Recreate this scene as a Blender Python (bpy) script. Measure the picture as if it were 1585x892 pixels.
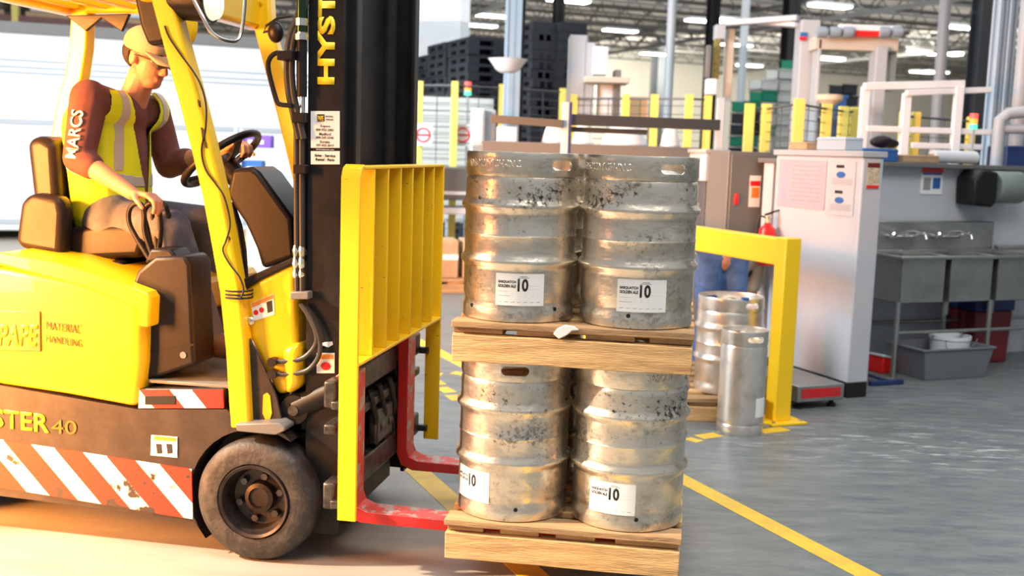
import bpy, bmesh, math, random
from math import sin, cos, pi, radians as RAD
from mathutils import Vector, Matrix, noise
random.seed(7)
for o in list(bpy.data.objects): bpy.data.objects.remove(o)
sc = bpy.context.scene
COL = sc.collection

# ------------------------------------------------------------------ camera
H, FPX, TILT, ROLL = 1.57, 1688.0, 0.1251, 0.0314
F_ = Vector((0, cos(TILT), -sin(TILT))); U0 = Vector((0, sin(TILT), cos(TILT))); X0 = Vector((1, 0, 0))
XR = cos(ROLL)*X0 + sin(ROLL)*U0
UP = -sin(ROLL)*X0 + cos(ROLL)*U0
CAM = Vector((0, 0, H))
cd = bpy.data.cameras.new('camera'); cam = bpy.data.objects.new('camera', cd); COL.objects.link(cam)
M = Matrix((( XR.x, UP.x, -F_.x, 0), (XR.y, UP.y, -F_.y, 0), (XR.z, UP.z, -F_.z, H), (0, 0, 0, 1)))
cam.matrix_world = M
cd.sensor_width = 36; cd.lens = FPX/1585*36; cd.clip_start = .05; cd.clip_end = 300
cd.dof.use_dof = True; cd.dof.focus_distance = 3.9; cd.dof.aperture_fstop = 2.8
sc.camera = cam

# ------------------------------------------------------------------ light and exposure
vs = sc.view_settings
vs.view_transform = 'Standard'; vs.look = 'None'; vs.gamma = 1; vs.use_curve_mapping = False
vs.exposure = 0.35
W = bpy.data.worlds.new('world'); sc.world = W; W.use_nodes = True
W.node_tree.nodes['Background'].inputs[0].default_value = (.86, .93, 1, 1)
W.node_tree.nodes['Background'].inputs[1].default_value = .32

def area(name, loc, target, sx, sy, power, color, spread=180):
    l = bpy.data.lights.new(name, 'AREA'); l.shape = 'RECTANGLE'; l.size = sx; l.size_y = sy
    l.energy = power; l.color = color; l.spread = RAD(spread)
    o = bpy.data.objects.new(name, l); COL.objects.link(o); o.location = loc
    o.rotation_euler = (Vector(target)-Vector(loc)).to_track_quat('-Z', 'Y').to_euler()
    return o
area('ceiling_lamp_near', (1.2, 2.0, 6.6), (1.2, 3.6, 0), 5, 3, 340, (1, .97, .93))
area('ceiling_lamp_right', (5, 9, 7), (4, 9, 0), 6, 5, 120, (.90, .95, 1))
area('ceiling_lamp_middle', (-2, 14, 7.2), (-2, 14, 0), 10, 8, 520, (.88, .95, 1))
area('ceiling_lamp_far', (8, 32, 7.4), (8, 32, 0), 30, 24, 3300, (.90, .96, 1))
area('warm_flare_fill', (-4.5, 2.6, 1.5), (-2.9, 4.35, 1.0), 1.6, 1.9, 300, (1, .36, .08), 56)  # added orange lamp imitating the lens flare at left; no door there
area('trailer_fill', (-8.5, 5.5, 4.2), (-4.5, 11, 1.5), 3, 3, 800, (.95, .97, 1), 110)  # added fill to blow out the white trailer; no door there
area('back_wall_fill', (8, 60, 6.5), (14, 72, 3), 40, 3, 5200, (1, .96, .86))  # added fill that brightens the far wall, no fixture of its own
area('ceiling_bounce_fill', (10, 42, 4.5), (10, 42.01, 9), 50, 40, 3800, (1, .96, .90))  # added upward fill in place of bounce onto the dark ceiling
sl = bpy.data.lights.new('low_sun', 'SPOT'); sl.energy = 6500; sl.color = (1, .80, .58); sl.spot_size = RAD(26); sl.spot_blend = .35; sl.shadow_soft_size = .12
so = bpy.data.objects.new('low_sun', sl); COL.objects.link(so); so.location = (-7.0, 3.1, 4.6)
so.rotation_euler = (Vector((-1.0, 3.0, .0))-Vector(so.location)).to_track_quat('-Z', 'Y').to_euler()

# ------------------------------------------------------------------ where a sight line meets a plane
def ray(px, py): return F_ + XR*((px-792.5)/FPX) - UP*((py-446)/FPX)
def at(px, py, Y):
    d = ray(px, py); return CAM + d*(Y/d.y)
def ground(px, py, z=0):
    d = ray(px, py); return CAM + d*((z-H)/d.z)
FO = Vector((-.578, 3.84, 0)); FA = -.1829                       # forklift frame: x forward, y to its far side
fu = Vector((cos(FA), sin(FA), 0)); fv = Vector((-sin(FA), cos(FA), 0))
def L(px, py, lat):
    d = ray(px, py); a = FO + fv*lat
    s = (a-CAM).dot(fv)/d.dot(fv); P = CAM + d*s - FO
    return Vector((P.dot(fu), lat, P.z))
def LX(px, py, x):                                               # meets the plane x = const of the forklift frame
    d = ray(px, py); a = FO + fu*x
    s = (a-CAM).dot(fu)/d.dot(fu); P = CAM + d*s - FO
    return Vector((x, P.dot(fv), P.z))
BA = RAD(22)                                                     # the building's grid
bu = Vector((cos(BA), sin(BA), 0)); bv = Vector((-sin(BA), cos(BA), 0))

# ------------------------------------------------------------------ materials
def mat(name, c, rough=.5, metal=0, c2=None, scale=6, lo=.4, hi=.65, bump=0, bscale=40, coat=0, emit=0, stretch=None, detail=6, trans=0, rvar=0, spec=.5):
    m = bpy.data.materials.new(name); m.use_nodes = True; nt = m.node_tree; N = nt.nodes; P = N['Principled BSDF']
    P.inputs['Base Color'].default_value = (*c, 1); P.inputs['Roughness'].default_value = rough; P.inputs['Metallic'].default_value = metal
    P.inputs['Coat Weight'].default_value = coat; P.inputs['Transmission Weight'].default_value = trans; P.inputs['Specular IOR Level'].default_value = spec
    if emit: P.inputs['Emission Color'].default_value = (*c, 1); P.inputs['Emission Strength'].default_value = emit
    tc = N.new('ShaderNodeTexCoord'); mp = N.new('ShaderNodeMapping'); nt.links.new(tc.outputs['Object'], mp.inputs[0])
    if stretch: mp.inputs['Scale'].default_value = stretch
    if c2 or rvar:
        n = N.new('ShaderNodeTexNoise'); n.inputs['Scale'].default_value = scale; n.inputs['Detail'].default_value = detail; n.inputs['Roughness'].default_value = .65
        nt.links.new(mp.outputs[0], n.inputs[0])
        r = N.new('ShaderNodeMapRange'); r.inputs[1].default_value = lo; r.inputs[2].default_value = hi; nt.links.new(n.outputs[0], r.inputs[0])
        if c2:
            mx = N.new('ShaderNodeMix'); mx.data_type = 'RGBA'; mx.inputs[6].default_value = (*c, 1); mx.inputs[7].default_value = (*c2, 1)
            nt.links.new(r.outputs[0], mx.inputs[0]); nt.links.new(mx.outputs[2], P.inputs['Base Color'])
        if rvar:
            r2 = N.new('ShaderNodeMapRange'); r2.inputs[3].default_value = rough; r2.inputs[4].default_value = rough+rvar
            nt.links.new(r.outputs[0], r2.inputs[0]); nt.links.new(r2.outputs[0], P.inputs['Roughness'])
    if bump:
        n = N.new('ShaderNodeTexNoise'); n.inputs['Scale'].default_value = bscale; n.inputs['Detail'].default_value = 4; nt.links.new(mp.outputs[0], n.inputs[0])
        b = N.new('ShaderNodeBump'); b.inputs['Strength'].default_value = bump; b.inputs['Distance'].default_value = .01
        nt.links.new(n.outputs[0], b.inputs['Height']); nt.links.new(b.outputs[0], P.inputs['Normal'])
    return m
def stripes(name, axis, freq, ca, cb, wear=None, slope=1.0, rough=.45, width=.5, off=0):
    """diagonal stripes across x and z of the object, with worn spots"""
    m = mat(name, ca, rough); nt = m.node_tree; N = nt.nodes; P = N['Principled BSDF']
    tc = [n for n in N if n.type == 'TEX_COORD'][0]
    sp = N.new('ShaderNodeSeparateXYZ'); nt.links.new(tc.outputs['Object'], sp.inputs[0])
    a = N.new('ShaderNodeMath'); a.operation = 'MULTIPLY_ADD'; a.inputs[1].default_value = slope
    nt.links.new(sp.outputs[2], a.inputs[0]); nt.links.new(sp.outputs[axis], a.inputs[2])
    b = N.new('ShaderNodeMath'); b.operation = 'MULTIPLY_ADD'; b.inputs[1].default_value = freq; b.inputs[2].default_value = off; nt.links.new(a.outputs[0], b.inputs[0])
    f = N.new('ShaderNodeMath'); f.operation = 'FRACT'; nt.links.new(b.outputs[0], f.inputs[0])
    g = N.new('ShaderNodeMath'); g.operation = 'GREATER_THAN'; g.inputs[1].default_value = width; nt.links.new(f.outputs[0], g.inputs[0])
    mx = N.new('ShaderNodeMix'); mx.data_type = 'RGBA'; mx.inputs[6].default_value = (*ca, 1); mx.inputs[7].default_value = (*cb, 1)
    nt.links.new(g.outputs[0], mx.inputs[0]); out = mx.outputs[2]
    if wear:
        n = N.new('ShaderNodeTexNoise'); n.inputs['Scale'].default_value = 9; n.inputs['Detail'].default_value = 8; nt.links.new(tc.outputs['Object'], n.inputs[0])
        r = N.new('ShaderNodeMapRange'); r.inputs[1].default_value = .60; r.inputs[2].default_value = .63; nt.links.new(n.outputs[0], r.inputs[0])
        m2 = N.new('ShaderNodeMix'); m2.data_type = 'RGBA'; m2.inputs[7].default_value = (*wear, 1)
        nt.links.new(r.outputs[0], m2.inputs[0]); nt.links.new(out, m2.inputs[6]); out = m2.outputs[2]
    nt.links.new(out, P.inputs['Base Color'])
    return m

Y_ = (.95, .55, .004)
m_yel = mat('forklift_yellow', Y_, .32, c2=(.86, .52, .01), scale=3, coat=.3)
m_yelw = mat('scratched_yellow', (.95, .58, .008), .42, c2=(.12, .07, .02), scale=30, lo=.66, hi=.70, stretch=(1, 1, 3))
m_blk = mat('black_paint', (.009, .009, .010), .45, c2=(.018, .016, .015), scale=8, spec=.22)
m_plas = mat('black_plastic', (.014, .011, .011), .38, bump=.12, bscale=300, spec=.25)
m_chas = mat('dark_chassis', (.014, .010, .010), .5, c2=(.035, .026, .022), scale=10)
m_rub = mat('tyre_rubber', (.02, .019, .019), .6, c2=(.075, .07, .065), scale=14, lo=.45, hi=.75, bump=.25, bscale=60)
m_rim = mat('wheel_rim', (.022, .016, .014), .4, c2=(.05, .035, .03), scale=20, metal=.4)
m_red = mat('fork_red', (.62, .012, .016), .4, c2=(.5, .03, .03), scale=12)
m_redw = mat('fork_worn', (.42, .37, .33), .4, metal=.4, c2=(.66, .06, .04), scale=14, lo=.42, hi=.5)
m_grease = mat('greasy_steel', (.05, .047, .042), .38, metal=.6, c2=(.13, .12, .11), scale=20)
m_steel = mat('bright_steel', (.7, .7, .68), .3, metal=1)
m_hose = mat('hydraulic_hose', (.03, .03, .027), .5)
m_green = mat('cylinder_green_black', (.03, .06, .03), .18, metal=.8)
m_keg = mat('keg_steel', (.80, .72, .60), .28, metal=.92, c2=(.44, .39, .32), scale=9, lo=.48, hi=.72, bump=.22, bscale=26, stretch=(1, 1, 1.6), detail=10, rvar=.2)
def keg_wear(m):
    nt = m.node_tree; N = nt.nodes; P = N['Principled BSDF']; tc = [n for n in N if n.type == 'TEX_COORD'][0]
    old = P.inputs['Base Color'].links[0].from_socket
    sp = N.new('ShaderNodeSeparateXYZ'); nt.links.new(tc.outputs['Object'], sp.inputs[0])
    ramp = N.new('ShaderNodeValToRGB'); ramp.color_ramp.interpolation = 'EASE'                 # scuffs gather under the chime and on the belly
    e = ramp.color_ramp.elements; e[0].position = .0; e[0].color = (.5,)*3+(1,); e[1].position = 1; e[1].color = (.1,)*3+(1,)
    for p_, v_ in ((.12, .3), (.42, .45), (.52, .75), (.64, .4), (.72, 1), (.82, .9), (.87, .2)):
        x = e.new(p_); x.color = (v_, v_, v_, 1)
    d = N.new('ShaderNodeMath'); d.operation = 'DIVIDE'; d.inputs[1].default_value = .591; nt.links.new(sp.outputs[2], d.inputs[0]); nt.links.new(d.outputs[0], ramp.inputs[0])
    n = N.new('ShaderNodeTexNoise'); n.inputs['Scale'].default_value = 55; n.inputs['Detail'].default_value = 8; n.inputs['Roughness'].default_value = .7; nt.links.new(tc.outputs['Object'], n.inputs[0])
    n2 = N.new('ShaderNodeTexNoise'); n2.inputs['Scale'].default_value = 6; n2.inputs['Detail'].default_value = 3; nt.links.new(tc.outputs['Object'], n2.inputs[0])
    a = N.new('ShaderNodeMath'); a.operation = 'MULTIPLY_ADD'; a.inputs[1].default_value = .6; nt.links.new(n2.outputs[0], a.inputs[0]); nt.links.new(n.outputs[0], a.inputs[2])
    r = N.new('ShaderNodeMapRange'); r.inputs[1].default_value = .86; r.inputs[2].default_value = .98; nt.links.new(a.outputs[0], r.inputs[0])
    mu = N.new('ShaderNodeMath'); mu.operation = 'MULTIPLY'; nt.links.new(r.outputs[0], mu.inputs[0]); nt.links.new(ramp.outputs[0], mu.inputs[1])
    mx = N.new('ShaderNodeMix'); mx.data_type = 'RGBA'; mx.inputs[7].default_value = (.07, .06, .045, 1)
    nt.links.new(mu.outputs[0], mx.inputs[0]); nt.links.new(old, mx.inputs[6]); nt.links.new(mx.outputs[2], P.inputs['Base Color'])
keg_wear(m_keg)
m_keg2 = mat('pale_keg_steel', (.74, .69, .63), .33, metal=.85, c2=(.50, .45, .39), scale=8, lo=.5, hi=.75, bump=.15, bscale=26)
m_hole = mat('dark_hole', (.004, .004, .004), .8)
m_paper = mat('paper_label', (.86, .86, .84), .6)
m_ink = mat('black_ink', (.012, .012, .012), .6)
m_grey_ink = mat('grey_ink', (.3, .3, .3), .6)
m_wood = mat('pallet_wood', (.78, .48, .21), .75, c2=(.42, .24, .10), scale=3, lo=.42, hi=.7, bump=.5, bscale=18, stretch=(1.2, 8, 14), detail=9)
m_wood2 = mat('pallet_wood_dark', (.50, .30, .14), .8, c2=(.22, .13, .07), scale=3, lo=.42, hi=.7, bump=.5, bscale=18, stretch=(1.2, 8, 14), detail=9)
m_skin = mat('skin', (.62, .30, .18), .5, c2=(.56, .24, .14), scale=20)
m_shirt = mat('maroon_shirt', (.17, .062, .055), .85, c2=(.13, .045, .04), scale=14, bump=.8, bscale=9)
m_jean = mat('blue_grey_denim', (.075, .085, .12), .85, c2=(.15, .165, .22), scale=11, lo=.5, hi=.75, bump=.9, bscale=10)
m_vest = mat('hi_vis_yellow', (.80, .93, .02), .7, bump=.6, bscale=9)
m_tape = mat('reflective_tape', (.55, .53, .50), .4)
m_cap = mat('tan_cap_cloth', (.50, .38, .24), .8, bump=.2, bscale=80)
m_hair = mat('dark_hair', (.03, .018, .012), .6, bump=.5, bscale=120)
m_boot = mat('brown_leather', (.12, .06, .03), .6)
m_glass = mat('smoked_lens', (.16, .12, .11), .08)
m_white = mat('white_paint', (.73, .76, .79), .45, c2=(.68, .71, .75), scale=2)
m_wall = mat('white_panel', (.53, .54, .58), .45, c2=(.48, .49, .53), scale=1.5)
m_lgrey = mat('light_grey_paint', (.40, .43, .46), .45)
m_bgrey = mat('blue_grey_paint', (.26, .32, .38), .4)
m_lblue = mat('pale_blue_metal', (.40, .50, .60), .35)
m_dgrey = mat('dark_grey_metal', (.055, .06, .065), .45)
m_mgrey = mat('mid_grey_metal', (.15, .15, .145), .45)
m_beige = mat('beige_wall', (.52, .49, .42), .8)
m_sink = mat('brushed_steel', (.42, .42, .40), .38, metal=.9, c2=(.33, .33, .31), scale=4)
m_card = mat('cardboard', (.50, .34, .20), .85, c2=(.42, .27, .15), scale=6)
m_byel = mat('barrier_yellow', (.95, .60, .01), .35)
m_tapey = mat('floor_tape_yellow', (.90, .58, .03), .5, c2=(.75, .45, .05), scale=8)
m_fyel = mat('fence_yellow', (.80, .66, .14), .4)
m_bcrate = mat('black_plastic_crate', (.010, .012, .018), .55)
m_gcrate = mat('green_plastic', (.01, .20, .12), .4)
m_wcrate = mat('pale_plastic', (.55, .55, .52), .5)
m_blue = mat('blue_plastic', (.03, .12, .38), .4)
m_purple = mat('purple_carton', (.16, .07, .42), .5)
m_redp = mat('bright_red', (.75, .015, .01), .3)
m_dred = mat('dark_red', (.16, .01, .015), .5)
m_dblue = mat('dark_blue', (.012, .03, .12), .5)
m_orange = mat('warning_orange', (.85, .25, .03), .5)
m_lamp = mat('lamp_diffuser', (1, .98, .94), .5, emit=9)
m_head = mat('headlamp_lens', (.92, 1, .78), .15, emit=.5)
m_bj = mat('blue_denim', (.05, .11, .28), .85, c2=(.09, .17, .38), scale=12, bump=.8, bscale=10)
m_cream = mat('cream_shirt', (.70, .58, .44), .85, bump=.6, bscale=10)
m_tote = mat('grey_tote', (.16, .17, .19), .5)
m_logo = mat('logo_brown', (.20, .10, .005), .45)
m_browni = mat('brown_ink', (.07, .035, .0), .5)
m_logoy = mat('logo_yellow', (1, .72, .02), .4)
m_st1 = stripes('red_white_tape_side', 0, 4.8, (.68, .03, .015), (.78, .73, .68), (.035, .028, .025), slope=.95, width=.55, off=.15)
m_st2 = stripes('red_white_tape_step', 0, 4.4, (.68, .02, .015), (.80, .76, .72), None, slope=.9, width=.58, off=.28)

# ------------------------------------------------------------------ mesh helpers
def link(o, parent=None):
    COL.objects.link(o)
    if parent is not None: o.parent = parent
    return o
def tag(o, label=None, cat=None, group=None, kind=None):
    if label: o['label'] = label
    if cat: o['category'] = cat
    if group: o['group'] = group
    if kind: o['kind'] = kind
    return o
def empty(name, loc, rz=0, label=None, cat=None, group=None):
    o = bpy.data.objects.new(name, None); COL.objects.link(o); o.location = loc; o.rotation_euler = (0, 0, rz)
    o.empty_display_size = .1
    return tag(o, label, cat, group)
def spline(path, k=6):
    P = [Vector(p) for p in path]; out = []
    for i in range(len(P)-1):
        a, b, c, d = P[max(i-1, 0)], P[i], P[i+1], P[min(i+2, len(P)-1)]
        for j in range(k):
            t = j/k; out.append(.5*((2*b)+(c-a)*t+(2*a-5*b+4*c-d)*t*t+(3*b-a-3*c+d)*t**3))
    return out+[P[-1]]
class MB:
    def __init__(s): s.v = []; s.f = []
    def add(s, vs, fs):
        n = len(s.v); s.v += [Vector(v) for v in vs]; s.f += [[i+n for i in f] for f in fs]; return s
    def box(s, x0, x1, y0, y1, z0, z1):
        v = [(x, y, z) for z in (z0, z1) for y in (y0, y1) for x in (x0, x1)]
        return s.add(v, [(0, 2, 3, 1), (4, 5, 7, 6), (0, 1, 5, 4), (2, 6, 7, 3), (0, 4, 6, 2), (1, 3, 7, 5)])
    def cbox(s, c, w, d, h): return s.box(c[0]-w/2, c[0]+w/2, c[1]-d/2, c[1]+d/2, c[2], c[2]+h)
    def prism(s, pts, y0, y1, axis=1, inset=0):
        """polygon pts (a,b) extruded along axis; axis 1: (x,z) along y; 0: (y,z) along x; 2: (x,y) along z"""
        n = len(pts)
        def mk(a, b, t): return (a, t, b) if axis == 1 else ((t, a, b) if axis == 0 else (a, b, t))
        v = [mk(a, b, y0) for a, b in pts] + [mk(a, b, y1) for a, b in pts]
        f = [list(range(n))[::-1], list(range(n, 2*n))] + [(i, (i+1) % n, n+(i+1) % n, n+i) for i in range(n)]
        return s.add(v, f)
    def frames(s, path):
        P = [Vector(p) for p in path]; T = []
        for i in range(len(P)):
            t = (P[min(i+1, len(P)-1)]-P[max(i-1, 0)]); T.append(t.normalized())
        return P, T
    def tube(s, path, r, n=10, closed=False, curve=False):
        if curve: path = spline(path)
        P, T = s.frames(path)
        if closed: T = [(P[(i+1) % len(P)]-P[i-1]).normalized() for i in range(len(P))]
        up = Vector((0, 0, 1)) if abs(T[0].z) < .9 else Vector((0, 1, 0))
        base = len(s.v); a = (up - T[0]*up.dot(T[0])).normalized()
        for i, (p, t) in enumerate(zip(P, T)):
            a = (a - t*a.dot(t)).normalized(); b = t.cross(a)
            rr = r[i] if isinstance(r, (list, tuple)) else r
            s.v += [p + (a*cos(2*pi*k/n)+b*sin(2*pi*k/n))*rr for k in range(n)]
        m = len(P)
        for i in range(m if closed else m-1):
            for k in range(n):
                A = base+i*n; B = base+((i+1) % m)*n
                s.f.append([A+k, A+(k+1) % n, B+(k+1) % n, B+k])
        if not closed:
            s.f.append([base+k for k in range(n)][::-1]); s.f.append([base+(m-1)*n+k for k in range(n)])
        return s
    def strip(s, path, w, d, side=Vector((0, 1, 0))):
        """rectangular bar swept along path: size d along side, w across"""
        P, T = s.frames(path); base = len(s.v)
        for p, t in zip(P, T):
            b = (side-t*side.dot(t)).normalized(); a = b.cross(t)
            s.v += [p+a*w/2+b*d/2, p+a*w/2-b*d/2, p-a*w/2-b*d/2, p-a*w/2+b*d/2]
        m = len(P)
        for i in range(m-1):
            for k in range(4):
                A = base+i*4; B = A+4; s.f.append([A+k, A+(k+1) % 4, B+(k+1) % 4, B+k])
        s.f.append([base+3, base+2, base+1, base]); s.f.append([base+(m-1)*4+k for k in range(4)])
        return s
    def lathe(s, prof, n=48, c=(0, 0, 0), axis='z', caps=True):
        """prof: (r, h) list"""
        base = len(s.v); c = Vector(c)
        for r, h in prof:
            for k in range(n):
                a = 2*pi*k/n; p = (r*cos(a), r*sin(a), h)
                if axis == 'y': p = (p[0], h, p[1])
                if axis == 'x': p = (h, p[0], p[1])
                s.v.append(c+Vector(p))
        m = len(prof)
        for i in range(m-1):
            for k in range(n):
                A = base+i*n; B = A+n; s.f.append([A+k, A+(k+1) % n, B+(k+1) % n, B+k])
        if caps:
            s.f.append([base+k for k in range(n)][::-1]); s.f.append([base+(m-1)*n+k for k in range(n)])
        return s
    def ball(s, c, r, n=16, m=10, rot=None):
        base = len(s.v); c = Vector(c); r = r if hasattr(r, '__len__') else (r, r, r)
        def pt(p):
            p = Vector((p[0]*r[0], p[1]*r[1], p[2]*r[2]))
            return c + (rot @ p if rot else p)
        s.v.append(pt((0, 0, -1)))
        for i in range(1, m):
            t = -pi/2+pi*i/m
            for k in range(n): s.v.append(pt((cos(t)*cos(2*pi*k/n), cos(t)*sin(2*pi*k/n), sin(t))))
        s.v.append(pt((0, 0, 1)))
        for k in range(n): s.f.append([base, base+1+(k+1) % n, base+1+k])
        for i in range(m-2):
            for k in range(n):
                A = base+1+i*n; B = A+n; s.f.append([A+k, A+(k+1) % n, B+(k+1) % n, B+k])
        top = base+1+(m-1)*n; A = top-n
        for k in range(n): s.f.append([A+k, A+(k+1) % n, top])
        return s
    def cap(s, a, b, ra, rb, n=14):
        """tapered limb with round ends"""
        a = Vector(a); b = Vector(b); d = b-a; ln = d.length
        if ln < 1e-6: return s.ball(a, max(ra, rb))
        q = d.to_track_quat('Z', 'Y'); prof = []
        for i in range(5):
            t = -pi/2+pi/2*i/4; prof.append((max(ra*cos(t), 1e-4), ra*sin(t)))
        for i in range(5):
            t = pi/2*i/4; prof.append((max(rb*cos(t), 1e-4), ln+rb*sin(t)))
        base = len(s.v); s.lathe(prof, n)
        for i in range(base, len(s.v)): s.v[i] = a + q @ s.v[i]
        return s
    def xf(s, M_, start=0):
        for i in range(start, len(s.v)): s.v[i] = M_ @ s.v[i]
        return s
    def mesh(s, name, m=None, smooth=None):
        me = bpy.data.meshes.new(name); me.from_pydata([tuple(v) for v in s.v], [], s.f)
        bm = bmesh.new(); bm.from_mesh(me); bmesh.ops.recalc_face_normals(bm, faces=bm.faces); bm.to_mesh(me); bm.free()
        if m: me.materials.append(m)
        if smooth:
            me.polygons.foreach_set('use_smooth', [True]*len(me.polygons))
            me.set_sharp_from_angle(angle=RAD(smooth))
        return me
    def build(s, name, m, parent=None, bevel=0, smooth=35, seg=2, label=None):
        me = s.mesh(name, m, smooth); o = bpy.data.objects.new(name, me); link(o, parent)
        if bevel:
            b = o.modifiers.new('bevel', 'BEVEL'); b.width = bevel; b.segments = seg; b.limit_method = 'ANGLE'; b.angle_limit = RAD(40)
        if label: o['label'] = label
        return o
def evald(o, name):
    bpy.context.view_layer.update()
    dg = bpy.context.evaluated_depsgraph_get()
    me = bpy.data.meshes.new_from_object(o.evaluated_get(dg)); me.name = name
    return me
def organic(name, mb, m, parent=None, voxel=.008, iters=6, solid=0, kill=None, top=False):
    """fuse the limbs in mb into one continuous skin"""
    o = mb.build(name, m, None, 0, None)
    r = o.modifiers.new('r', 'REMESH'); r.mode = 'VOXEL'; r.voxel_size = voxel; r.use_smooth_shade = True
    s_ = o.modifiers.new('s', 'SMOOTH'); s_.iterations = iters; s_.factor = .5
    me = evald(o, name); bpy.data.objects.remove(o)
    if kill:
        bm = bmesh.new(); bm.from_mesh(me); bm.faces.ensure_lookup_table()
        bmesh.ops.delete(bm, geom=[f for f in bm.faces if kill(f.calc_center_median())], context='FACES'); bm.to_mesh(me); bm.free()
    me.polygons.foreach_set('use_smooth', [True]*len(me.polygons))
    if not me.materials: me.materials.append(m)
    o = bpy.data.objects.new(name, me); link(o, parent)
    if kill: sm = o.modifiers.new('even', 'SMOOTH'); sm.iterations = 8; sm.factor = .5
    if solid:
        sm = o.modifiers.new('solid', 'SOLIDIFY'); sm.thickness = solid; sm.offset = -1
    return o
def text(s_, name, m, parent, o0, xd, yd, w=None, h=None, depth=.001, fn=None, bold=0, label=None):
    """lettering as a thin mesh; o0 is its lower-left corner"""
    cu = bpy.data.curves.new('t', 'FONT'); cu.body = s_; cu.size = 1; cu.extrude = 0; cu.offset = bold; cu.resolution_u = 3
    cu.align_x = 'LEFT'
    to = bpy.data.objects.new('t', cu); COL.objects.link(to); me = evald(to, name); bpy.data.objects.remove(to); bpy.data.curves.remove(cu)
    xs = [v.co.x for v in me.vertices]; ys = [v.co.y for v in me.vertices]
    x0, x1, y0, y1 = min(xs), max(xs), min(ys), max(ys)
    kx = (w/(x1-x0)) if w else None; ky = (h/(y1-y0)) if h else None
    kx = kx or ky; ky = ky or kx
    bm = bmesh.new(); bm.from_mesh(me); bpy.data.meshes.remove(me)
    if fn: bmesh.ops.subdivide_edges(bm, edges=[e for e in bm.edges if e.calc_length() > .15], cuts=1)
    ext = bmesh.ops.extrude_face_region(bm, geom=bm.faces[:])
    up = {v for v in ext['geom'] if isinstance(v, bmesh.types.BMVert)}
    xd = Vector(xd).normalized(); yd = Vector(yd).normalized(); nd = xd.cross(yd)
    for v in bm.verts:
        a = (v.co.x-x0)*kx; b = (v.co.y-y0)*ky; t = depth if v in up else 0
        v.co = fn(a, b, t) if fn else Vector(o0)+xd*a+yd*b+nd*t
    bmesh.ops.recalc_face_normals(bm, faces=bm.faces)
    me = bpy.data.meshes.new(name); bm.to_mesh(me); bm.free(); me.materials.append(m)
    o = bpy.data.objects.new(name, me); link(o, parent)
    if label: o['label'] = label
    return o
def struct(name, mb, m, bevel=0):
    o = mb.build(name, m, None, bevel); o['kind'] = 'structure'; return o
def frame(px, py, Y=None, z=None):
    """origin on the floor below the point, for things that follow the building's grid"""
    p = at(px, py, Y) if Y else ground(px, py, z or 0)
    return Vector((p.x, p.y, 0))
def dup(root, loc=None, rz=None, label=None, group=None):
    r = root.copy(); COL.objects.link(r)
    if loc is not None: r.location = loc
    if rz is not None: r.rotation_euler = (0, 0, rz)
    if label: r['label'] = label
    if group: r['group'] = group
    for ch in list(root.children):
        c = ch.copy(); COL.objects.link(c); c.parent = r
        for g in list(ch.children):
            d = g.copy(); COL.objects.link(d); d.parent = c
    return r

# ------------------------------------------------------------------ setting: floor, ceiling, walls
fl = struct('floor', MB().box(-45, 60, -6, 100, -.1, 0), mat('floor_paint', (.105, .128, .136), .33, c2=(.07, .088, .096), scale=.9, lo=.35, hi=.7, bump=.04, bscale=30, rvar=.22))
m = fl.data.materials[0]; nt = m.node_tree; N = nt.nodes; P = N['Principled BSDF']
tc = [n for n in N if n.type == 'TEX_COORD'][0]
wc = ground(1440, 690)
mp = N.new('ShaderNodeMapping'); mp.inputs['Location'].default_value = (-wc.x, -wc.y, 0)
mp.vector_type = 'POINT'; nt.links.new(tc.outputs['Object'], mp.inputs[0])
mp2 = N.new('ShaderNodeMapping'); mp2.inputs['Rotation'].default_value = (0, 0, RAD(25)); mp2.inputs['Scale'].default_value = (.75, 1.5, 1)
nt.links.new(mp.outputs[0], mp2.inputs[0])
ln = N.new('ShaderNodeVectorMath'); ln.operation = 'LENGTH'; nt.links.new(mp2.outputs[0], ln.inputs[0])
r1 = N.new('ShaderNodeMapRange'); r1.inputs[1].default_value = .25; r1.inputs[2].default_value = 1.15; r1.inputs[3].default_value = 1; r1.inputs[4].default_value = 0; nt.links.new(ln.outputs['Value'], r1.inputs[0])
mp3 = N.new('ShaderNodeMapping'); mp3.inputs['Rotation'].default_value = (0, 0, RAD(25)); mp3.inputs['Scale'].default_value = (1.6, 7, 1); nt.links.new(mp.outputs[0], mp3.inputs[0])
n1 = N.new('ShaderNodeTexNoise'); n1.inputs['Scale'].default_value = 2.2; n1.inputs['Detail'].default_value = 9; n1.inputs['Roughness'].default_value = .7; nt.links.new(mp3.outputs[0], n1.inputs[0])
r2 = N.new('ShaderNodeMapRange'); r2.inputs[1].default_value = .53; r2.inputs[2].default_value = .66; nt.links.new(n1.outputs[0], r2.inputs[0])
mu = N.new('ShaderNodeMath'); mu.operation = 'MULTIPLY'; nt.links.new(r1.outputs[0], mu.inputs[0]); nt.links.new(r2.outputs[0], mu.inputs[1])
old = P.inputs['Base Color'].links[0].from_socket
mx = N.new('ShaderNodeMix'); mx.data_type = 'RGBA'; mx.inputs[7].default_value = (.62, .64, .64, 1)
nt.links.new(mu.outputs[0], mx.inputs[0]); nt.links.new(old, mx.inputs[6])
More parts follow.
